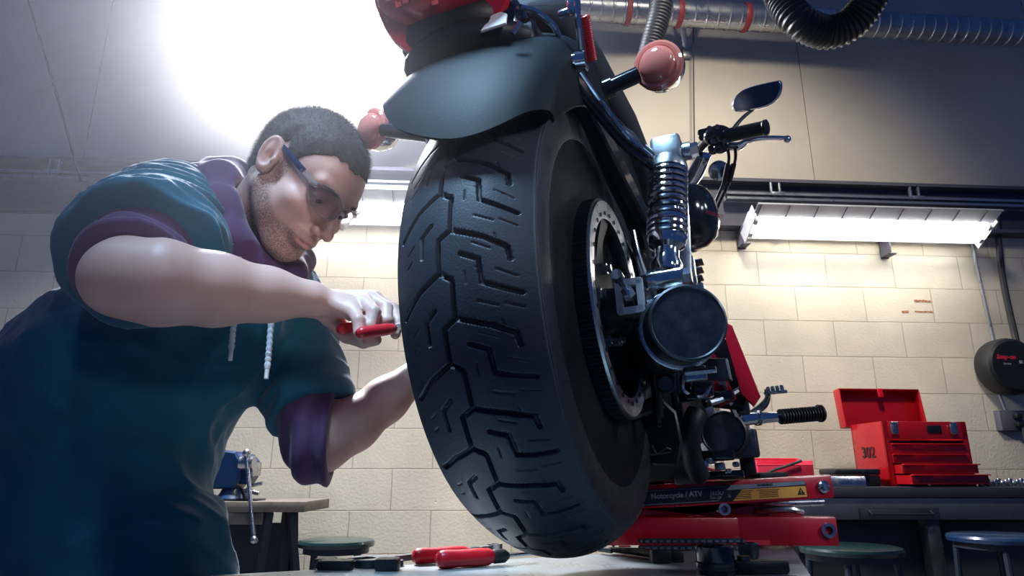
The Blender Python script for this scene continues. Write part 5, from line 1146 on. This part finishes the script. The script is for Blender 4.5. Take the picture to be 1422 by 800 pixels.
colr = np.stack([beard*inh*.8, red*(inh | (np.linalg.norm(BV-HR['palm'], axis=1) < .15)), brow*inh*.85, np.ones(len(BV))], 1)
ca_ = body.data.color_attributes.new('tone', 'FLOAT_COLOR', 'POINT'); ca_.data.foreach_set('color', colr.astype(np.float32).ravel())
for s in (-1, 1):
    e = build('eye', M().sphere(H(s*.0315, .0725, .004), .0127, R=HB, n=28, m=18), 'eye', per)
    gz = nrm(hf*.83-hu*.42+hr*.12*1); build('iris', M().lathe([(.0058, 0), (.005, .0012), (0, .0016)], H(s*.0315, .0725, .004)+gz*.0118, gz, 24), 'iris', e)

# ---- hair: close cropped cap plus short strands
def hair_sdf(p):
    q = (p-HO)@HB.T; d = skull(q); d = smin(d, ell(q, (0, -.045, -.03), (.055, .052, .055)), .02)
    lim = hl(q[:, 1]+.004*np.sin(q[:, 0]*90))-q[:, 2]+.0035*wav(p, 170, 2)+.002*wav(p, 420, 3); th = .0015+.0055*np.clip(-lim/.05, 0, 1)
    return smax(d-th+.0005*np.sin(q[:, 0]*900)*np.sin(q[:, 1]*700), lim*.8, .002)
HV, HF = mesh_sdf(hair_sdf, HO-.15, HO+.15, .0022)
mk('hair', (.05, .036, .03), .6, var=.7, vscale=90, col2=(.1, .075, .06), bump=.6, bscale=700, sheen=.3)
hair = build('hair', (HV, HF), 'hair', per, sharp=0)
g = np.random.default_rng(5); tri = HV[HF[:, :3]]; nr = np.cross(tri[:, 1]-tri[:, 0], tri[:, 2]-tri[:, 0]); nr = nn3(nr+1e-12); sel = g.integers(0, len(HF), 34000); c = tri[sel].mean(1); n_ = nr[sel]
out = np.sign(((c-H(0, -.01, .02))*n_).sum(1))[:, None]; n_ = n_*out; th_ = np.clip(((c-HO)@hu-hl((c-HO)@hf))/.05, 0.15, 1)[:, None]
dr = nn3(n_*.75+hf*.45-hu*.1+g.normal(size=n_.shape)*.22); ln = (.0035+.006*th_)*(.6+.7*g.random((len(c), 1))); sd_ = nn3(np.cross(dr, g.normal(size=dr.shape)))*.00016
V_ = np.stack([c-sd_-n_*.001, c+sd_-n_*.001, c+dr*ln], 1).reshape(-1, 3); st = build('hair_strands', (V_, np.arange(len(V_)).reshape(-1, 3)), 'hair', hair, sharp=0, kind='stuff')
# stubble
bm_i = np.nonzero((beard*inh > .35))[0]; sel = g.choice(bm_i, 9000); c = BV[sel]+g.normal(size=(9000, 3))*.001; n_ = nn3(c-H(0, .0, -.03)); dr = nn3(n_*.8-hu*.5+g.normal(size=n_.shape)*.3); sd_ = nn3(np.cross(dr, g.normal(size=dr.shape)))*.00014
V_ = np.stack([c-sd_-n_*.001, c+sd_-n_*.001, c+dr*.0026*(.5+g.random((9000, 1)))], 1).reshape(-1, 3); build('stubble', (V_, np.arange(len(V_)).reshape(-1, 3)), 'hair', hair, sharp=0, kind='stuff')
# eyebrow hairs
c = []
for s in (-1, 1):
    for k in range(350): 
        x = g.uniform(.014, .052); c.append((s*x, .0955-.012*((x-.014)/.038)**1.4, .0235+g.normal()*.0014-.004*max(0, (x-.035)/.02)))
c = HO+np.array(c)@HB; dr = nn3(hu*.2+hf*.5+g.normal(size=c.shape)*.4); sd_ = nn3(np.cross(dr, g.normal(size=dr.shape)))*.00016
V_ = np.stack([c-sd_-hf*.003, c+sd_-hf*.003, c+dr*.003], 1).reshape(-1, 3); build('eyebrow_hairs', (V_, np.arange(len(V_)).reshape(-1, 3)), 'hair', hair, sharp=0, kind='stuff')

# ---- coverall
C1, C2, C3 = at(290, 405, Y=1.16), at(152, 560, Y=1.15), at(85, 745, Y=1.14)
kneeR, kneeL = V3(-.60, 1.10, .5), V3(-.66, 1.3, .5)
cuffR = shR+(elR-shR)*.66; cuffL = shL+(elL-shL)*.80; axR = nrm(elR-shR); axL = nrm(elL-shL)
def ridges(p, sc, seed): w = wav(p, sc, seed); return 1-np.abs(w)*1.3
def coverall_sdf(p):
    d = cap(p, C1, C2, .145, .172); d = smin(d, cap(p, C2, C3, .172, .19), .05)
    d = smin(d, ell(p, at(320, 458, Y=1.17), (.095, .12, .12)), .05)
    d = smin(d, cap(p, at(170, 690, Y=1.08), at(205, 830, Y=1.06), .092, .11), .05)
    d = smin(d, ell(p, at(262, 728, Y=1.06), (.04, .07, .03)), .03)
    d = smin(d, cap(p, at(250, 330, Y=1.08), at(370, 430, Y=1.25), .095, .09), .05)
    hipR, hipL = C3+V3(.08, -.03, -.08), C3+V3(.02, .13, -.08)
    for a, b, c, r in ((hipR, kneeR, V3(-.70, 1.08, .12), .125), (hipL, kneeL, V3(-.78, 1.3, .12), .125)): d = smin(d, chain(p, [(a, r), (b, .09), (c, .085)], .03), .04)
    sr = cap(p, shR+(shR-elR)*.1, cuffR, .10, .103); sl = cap(p, shL+(shL-elL)*.1, cuffL, .080, .072)
    # sleeve folds run around the arm
    fr = ridges(p*np.array([1, 1, 1])+axR*((p-shR)@axR)[:, None]*1.8, 32, 1); fl = ridges(p+axL*((p-shL)@axL)[:, None]*1.8, 28, 2)
    sr = sr-.011*fr; sl = sl-.011*fl
    sr = smax(sr, (p-cuffR)@axR-.0, .012); sl = smax(sl, (p-cuffL)@axL, .012)
    d = d-.013*ridges(p*np.array([1, 1, 1.35]), 24, 3)-.006*ridges(p+.25*np.stack([p[:, 2], p[:, 0], p[:, 1]], 1), 52, 4); d = smin(d, sr, .02); d = smin(d, sl, .016)
    # neck opening
    d = smax(d, -cap(p, nk1+(nk1-nk0)*.05, nk0, .083, .10), .02)
    return d
lo, hi = bbox(C3+V3(-.12, 0, 0), elR, elL, H(0, 0, 0), V3(-.85, 1.4, .15), V3(-.5, 1.0, .15), m=.12)
CV, CF = mesh_sdf(coverall_sdf, lo, hi, .0045, margin=1.8)
cov = build('coverall', (CV, CF), 'coverall', per, sharp=0, label='teal blue work coveralls')
# ---- hoodie: rolled sleeves and the hood bunched round the neck
def roll(c, ax, r_out, r_in, ln, seed):
    def f(p):
        q = p-c; t = q@ax; rad = np.linalg.norm(q-t[:, None]*ax, axis=1)
        fo = .0028*np.sin(t*210+1.2*wav(p, 16, seed))+.0065*ridges(p+ax*t[:, None]*1.5, 34, seed+1)
        d = smax(rad-(r_out-.006*np.cos(t/ln*2.5)+fo), np.abs(t)-ln/2, .016); return smax(d, r_in-rad, .006)
    return f
cR = shR+(elR-shR)*.75; cL = shL+(elL-shL)*.98
axM = nrm(axL*.75+nrm(foL[1][0]-elL)); cM = elL-axM*.022
for c, ax, ro, ri in ((cR, axR, .070, .047), (cM, axM, .058, .043)):
    sdf = roll(c, ax, ro, ri, .075, 6)
    if c is cM:
        def sdf(p):
            ln = cap(p, shL+(elL-shL)*.6, elL, .066, .058); t = (p-elL)@axM; q = p-elL; rad = np.linalg.norm(q-t[:, None]*axM, axis=1)
            d = smin(ln, smax(rad-.057, np.abs(t+.012)-.03, .01), .02)-.005*ridges(p+axM*t[:, None]*1.4, 36, 7)-.003*np.sin(t*170+1.5*wav(p, 14, 3))
            return smax(smax(d, t-.016-.006*wav(p, 25, 2), .008), -smin(chain(p, [(elL, .0455)]+[(a_, b_+.0035) for a_, b_ in foL], .02), cap(p, shL, elL, .04, .0455), .02), .004)
    v, f = mesh_sdf(sdf, c-.14, c+.14, .0035); build('hoodie_sleeve', (v, f), 'hoodie', per, sharp=0, label='rolled purple hoodie sleeve')
nax = nrm(nk1-nk0)
def hood(p):
    pts = [(at(400, 382, Y=1.10), .026), (at(352, 372, Y=1.03), .024), (at(322, 335, Y=.995), .026), (at(302, 290, Y=1.0), .031), (at(303, 256, Y=1.05), .034), (at(322, 250, Y=1.13), .034), (at(372, 300, Y=1.2), .03), (at(412, 360, Y=1.18), .026), (at(400, 382, Y=1.10), .026)]
    d = chain(p, pts, .02)
    outer = [(at(352, 392, Y=1.06), .025), (at(305, 350, Y=1.01), .028), (at(278, 300, Y=1.02), .034), (at(275, 262, Y=1.07), .036), (at(300, 250, Y=1.14), .04)]
    d = smin(d, chain(p, outer, .02), .018); d = d-.005*ridges(p, 38, 2)
    d = smax(d, -cap(p, nk1, nk0, .063, .059), .008)
    d = smin(d, smax(cap(p, nk1, at(345, 395, Y=1.08), .08, .055), -cap(p, nk0, nk1, .062), .01), .01)
    return d
v, f = mesh_sdf(hood, at(300, 300, Y=1.08)-.25, at(300, 300, Y=1.08)+.27, .004); build('hood', (v, f), 'hoodie', per, sharp=0, label='purple hood bunched around the neck')
# collar flap with snap, side placket
cf = at(297, 345, Y=.955); fn_ = nrm(CAM-cf+V3(-.1, 0, .3)); fx_ = nrm(Rc*.75-UZ*.55); fx_ = nrm(fx_-fn_*(fx_@fn_)); fy_ = np.cross(fn_, fx_)
col_ = build('collar_flap', M().prism([(-.03, -.02), (.022, -.024), (.032, .0), (.016, .024), (-.035, .022)], cf, fx_, fy_, .006, .002), 'coverall', cov)
build('snap_button', M().lathe([(.0055, 0), (.005, .002), (.003, .0022), (.0025, .001), (0, .001)], cf+fn_*.003, fn_, 20), 'chrome', col_, label='metal snap button')
def draw(pts, r, tip):
    P = smooth_path(pts, 14); m = M().tube(P, [r*(1+.16*math.sin(i*1.9)) for i in range(len(P))], 10)
    o = build('drawstring', m, 'cord_white', per, label='white hoodie drawstring'); build('aglet', M().cyl(P[-1], P[-1]+nrm(P[-1]-P[-3])*.016, r*.75, n=12), 'white_paint', o)
draw([at(332, 358, Y=.985), at(334, 385, Y=.98), at(328, 430, Y=.985), at(324, 455, Y=.985), at(321, 486, Y=.985)], .0042, 1)
draw([at(392, 380, Y=1.05), at(384, 410, Y=1.04), at(377, 445, Y=1.04), at(374, 480, Y=1.035), at(371, 512, Y=1.03)], .0046, 1)
for x, y in ((-.62, 1.02), (-.72, 1.28)):
    build('boot', M().sphere(V3(x, y, .045), (.15, .055, .05)).cyl(V3(x-.08, y, .03), V3(x-.08, y, .2), .06, .055), 'boot', per)
    
# ---- safety glasses
gl = build('safety_glasses', M().tube([H(.076, -.012, .018), H(.0775, .012, .0185), H(.0755, .035, .018), H(.0715, .055, .0175)], .0042, 10, flat=(.5, 1.25)).tube([H(-.076, -.012, .018), H(-.0775, .012, .0185), H(-.0755, .035, .018), H(-.0715, .055, .0175)], .0042, 10, flat=(.5, 1.25)), 'frame_blue', per, label='dark blue temple arms of the safety glasses')
def lens_pt(a, v, o=0, s=1):     # a: angle round the face, v: height
    R0 = .070+o; return H(s*R0*math.sin(a)*1.02, .036+(.072+o)*math.cos(a)+.10*v*-.1, .004+v)
for s in (-1, 1):
    n1_, n2_ = 26, 14
    def P(i, j, o):
        t = i/n1_; a = .10+.93*t; h = .0205*(1-abs(2*t-.88)**2.6*.62); h = max(h, .004); v = -h+2*h*j/n2_; v = v*(1.0 if v > 0 else 1.05)+.0; return lens_pt(a, v+.002+.003*t, o, s)
    F = [P(i, j, .001) for i in range(n1_+1) for j in range(n2_+1)]; K = [P(i, j, -.0004) for i in range(n1_+1) for j in range(n2_+1)]; W_ = n2_+1; fs = []
    for i in range(n1_):
        for j in range(n2_): a = i*W_+j; fs += [(a, a+1, a+W_+1, a+W_), (a+len(F), a+W_+len(F), a+W_+1+len(F), a+1+len(F))]
    edge = [(i, 0) for i in range(n1_)]+[(n1_, j) for j in range(n2_)]+[(i, n2_) for i in range(n1_, 0, -1)]+[(0, j) for j in range(n2_, 0, -1)]; ei = [i*W_+j for i, j in edge]
    for a, b in zip(ei, ei[1:]+ei[:1]): fs.append((a, b, b+len(F), a+len(F)))
    ln_ = build('lens', M().add(F+K, fs), 'smoke_lens', gl, label='smoke tinted lens')
    ed = [P(i, j, .0003) for i, j in edge]; build('lens_rim', M().tube(ed+[ed[0]], .0011, 6), 'clear_plastic', ln_ if False else gl)
    build('hinge', M().tube([H(s*.0725, .05, .0175), lens_pt(1.02, .0095, .0005, s), lens_pt(.9, .012, .001, s)], [.0036, .0042, .003], 10, flat=(.7, 1.2)), 'clear_plastic', gl)
build('bridge', M().tube([lens_pt(.14, .006, .001, -1), H(0, .1135, .008), lens_pt(.14, .006, .001, 1)], .0028, 10, sm=5), 'clear_plastic', gl)

# ---- pliers held in the right hand
a0, a1 = at(497, 463, Y=.893), at(547, 456, Y=.925); b0, b1 = at(470, 458, Y=.95), at(520, 449, Y=.985); jn = at(572, 447, Y=1.0)
pl_ = thing('pliers', 'red handled pliers gripped in the mechanic\'s right hand', 'pliers', a1)
for k, (p, q_) in enumerate(((a0, a1), (b0, b1))):
    build('handle', M().tube([p-nrm(q_-p)*.002, p+(q_-p)*.08, p+(q_-p)*.4, p+(q_-p)*.8, q_], [.004, .0082, .0088, .0085, .0068], 16, sm=5), 'red_grip', pl_)
    build('shank', M().tube([q_, (q_+jn)/2, jn], [.005, .0055, .006], 10), 'chrome_worn', pl_)
build('jaw', M().cyl(jn-V3(0, .006, 0), jn+V3(0, .006, 0), .011, n=20).tube([jn, jn+V3(.045, .02, .0)], [.009, .003], 8), 'chrome_worn', pl_)
# =============================================================== CAMERA, LIGHT
cd = D.cameras.new('camera'); cam = D.objects.new('camera', cd); COL.objects.link(cam)
cd.sensor_fit = 'HORIZONTAL'; cd.sensor_width = 36; cd.lens = 36*FPX/1422; cd.clip_start = .01
cam.location = CAM; cam.rotation_euler = (PI/2+PITCH, 0, 0); bpy.context.scene.camera = cam
def lamp(name, kind, loc, to, power, col, size=.3, spot=60, blend=.6, spread=None):
    l = D.lights.new(name, kind); l.energy = power; l.color = col
    if kind == 'AREA':
        l.shape = 'DISK'; l.size = size
        if spread: l.spread = math.radians(spread)
    else: l.shadow_soft_size = size
    if kind == 'SPOT': l.spot_size = math.radians(spot); l.spot_blend = blend
    o = D.objects.new(name, l); COL.objects.link(o); o.location = Vector(tuple(map(float, loc)))
    o.rotation_euler = (Vector(tuple(map(float, to)))-o.location).to_track_quat('-Z', 'Y').to_euler(); return o
# flood lamp by the back wall, upper left: washes the panels out and rims the mechanic and the fender
LP = W(*wpx(420, 30, .6), .6)
lamp('flood_lamp', 'AREA', LP, (-.25, .9, 1.3), 260, (.87, .9, 1), .45)
lamp('wall_wash', 'SPOT', W(*wpx(400, 10, 1.0), 1.0), W(*wpx(410, 60, 0), 0), 330, (.88, .9, 1), .3, spot=82, blend=1)  # added spot without a fixture, whitens the panels round the flood lamp
lamp('overhead_lamp', 'SPOT', (-.45, .3, 2.9), (-.03, .9, 1.34), 480, (.42, .7, 1), .25, spot=35, blend=1)
lamp('overhead_lamp', 'SPOT', (1.0, 1.5, 3.9), (1.15, 3.6, 2.1), 330, (1, .9, .74), .25, spot=80, blend=1)
lamp('overhead_lamp', 'SPOT', (-.3, 1.7, 3.3), (-.35, 3.5, 1.2), 80, (1, .88, .68), .3, spot=66, blend=1)
lamp('side_fill', 'SPOT', (2.2, .5, 2.3), (.16, .95, 1.36), 75, (.7, .86, 1), .12, spot=30, blend=1)  # added spot, no fixture: puts a bright patch on the tyre sidewall
lamp('side_fill', 'SPOT', (1.9, -.1, 2.0), (.78, 1.4, 1.12), 60, (.95, .95, 1), .2, spot=38, blend=1)  # added spot to brighten the mufflers and the jack
lamp('side_fill', 'SPOT', (1.3, -.5, 2.3), (.36, 1.1, 1.62), 60, (.85, .93, 1), .2, spot=28, blend=1)  # added spot to brighten the indicator and the bike's upper right side
lamp('face_fill', 'SPOT', (.55, -.7, 1.75), (-.33, 1.0, 1.40), 60, (1, .9, .9), .2, spot=21, blend=.9)  # added narrow spot, no fixture, to brighten the face
w = D.worlds.new('world'); bpy.context.scene.world = w; w.use_nodes = True
w.node_tree.nodes['Background'].inputs[0].default_value = (.028, .078, .27, 1); w.node_tree.nodes['Background'].inputs[1].default_value = .46
# added haze volume that stands in for lens bloom around the flood lamp
def haze():
    m = D.materials.new('bloom_haze'); m.use_nodes = True; N = m.node_tree.nodes; N.clear(); o = N.new('ShaderNodeOutputMaterial'); v = N.new('ShaderNodeVolumeScatter')
    v.inputs['Density'].default_value = HAZE; v.inputs['Anisotropy'].default_value = .72; v.inputs['Color'].default_value = (.9, .92, 1, 1); m.node_tree.links.new(v.outputs[0], o.inputs['Volume'])
    MATS['bloom_haze'] = m
    h = build('haze', M().box((-.95, 1.8, 2.3), (2.5, 2.8, 2.4)), 'bloom_haze'); h['kind'] = 'stuff'; h['label'] = 'thin added haze standing in for bloom around the flood lamp'; h['category'] = 'haze'
HAZE = .021
haze()
sc = bpy.context.scene; sc.view_settings.view_transform = 'Standard'; sc.view_settings.look = 'None'; sc.view_settings.exposure = 0; sc.view_settings.gamma = 1
sc.view_settings.use_curve_mapping = False
sc.cycles.max_bounces = 6; sc.cycles.transparent_max_bounces = 12; sc.cycles.use_denoising = True; sc.cycles.sample_clamp_indirect = 6; sc.cycles.caustics_reflective = False; sc.cycles.caustics_refractive = False
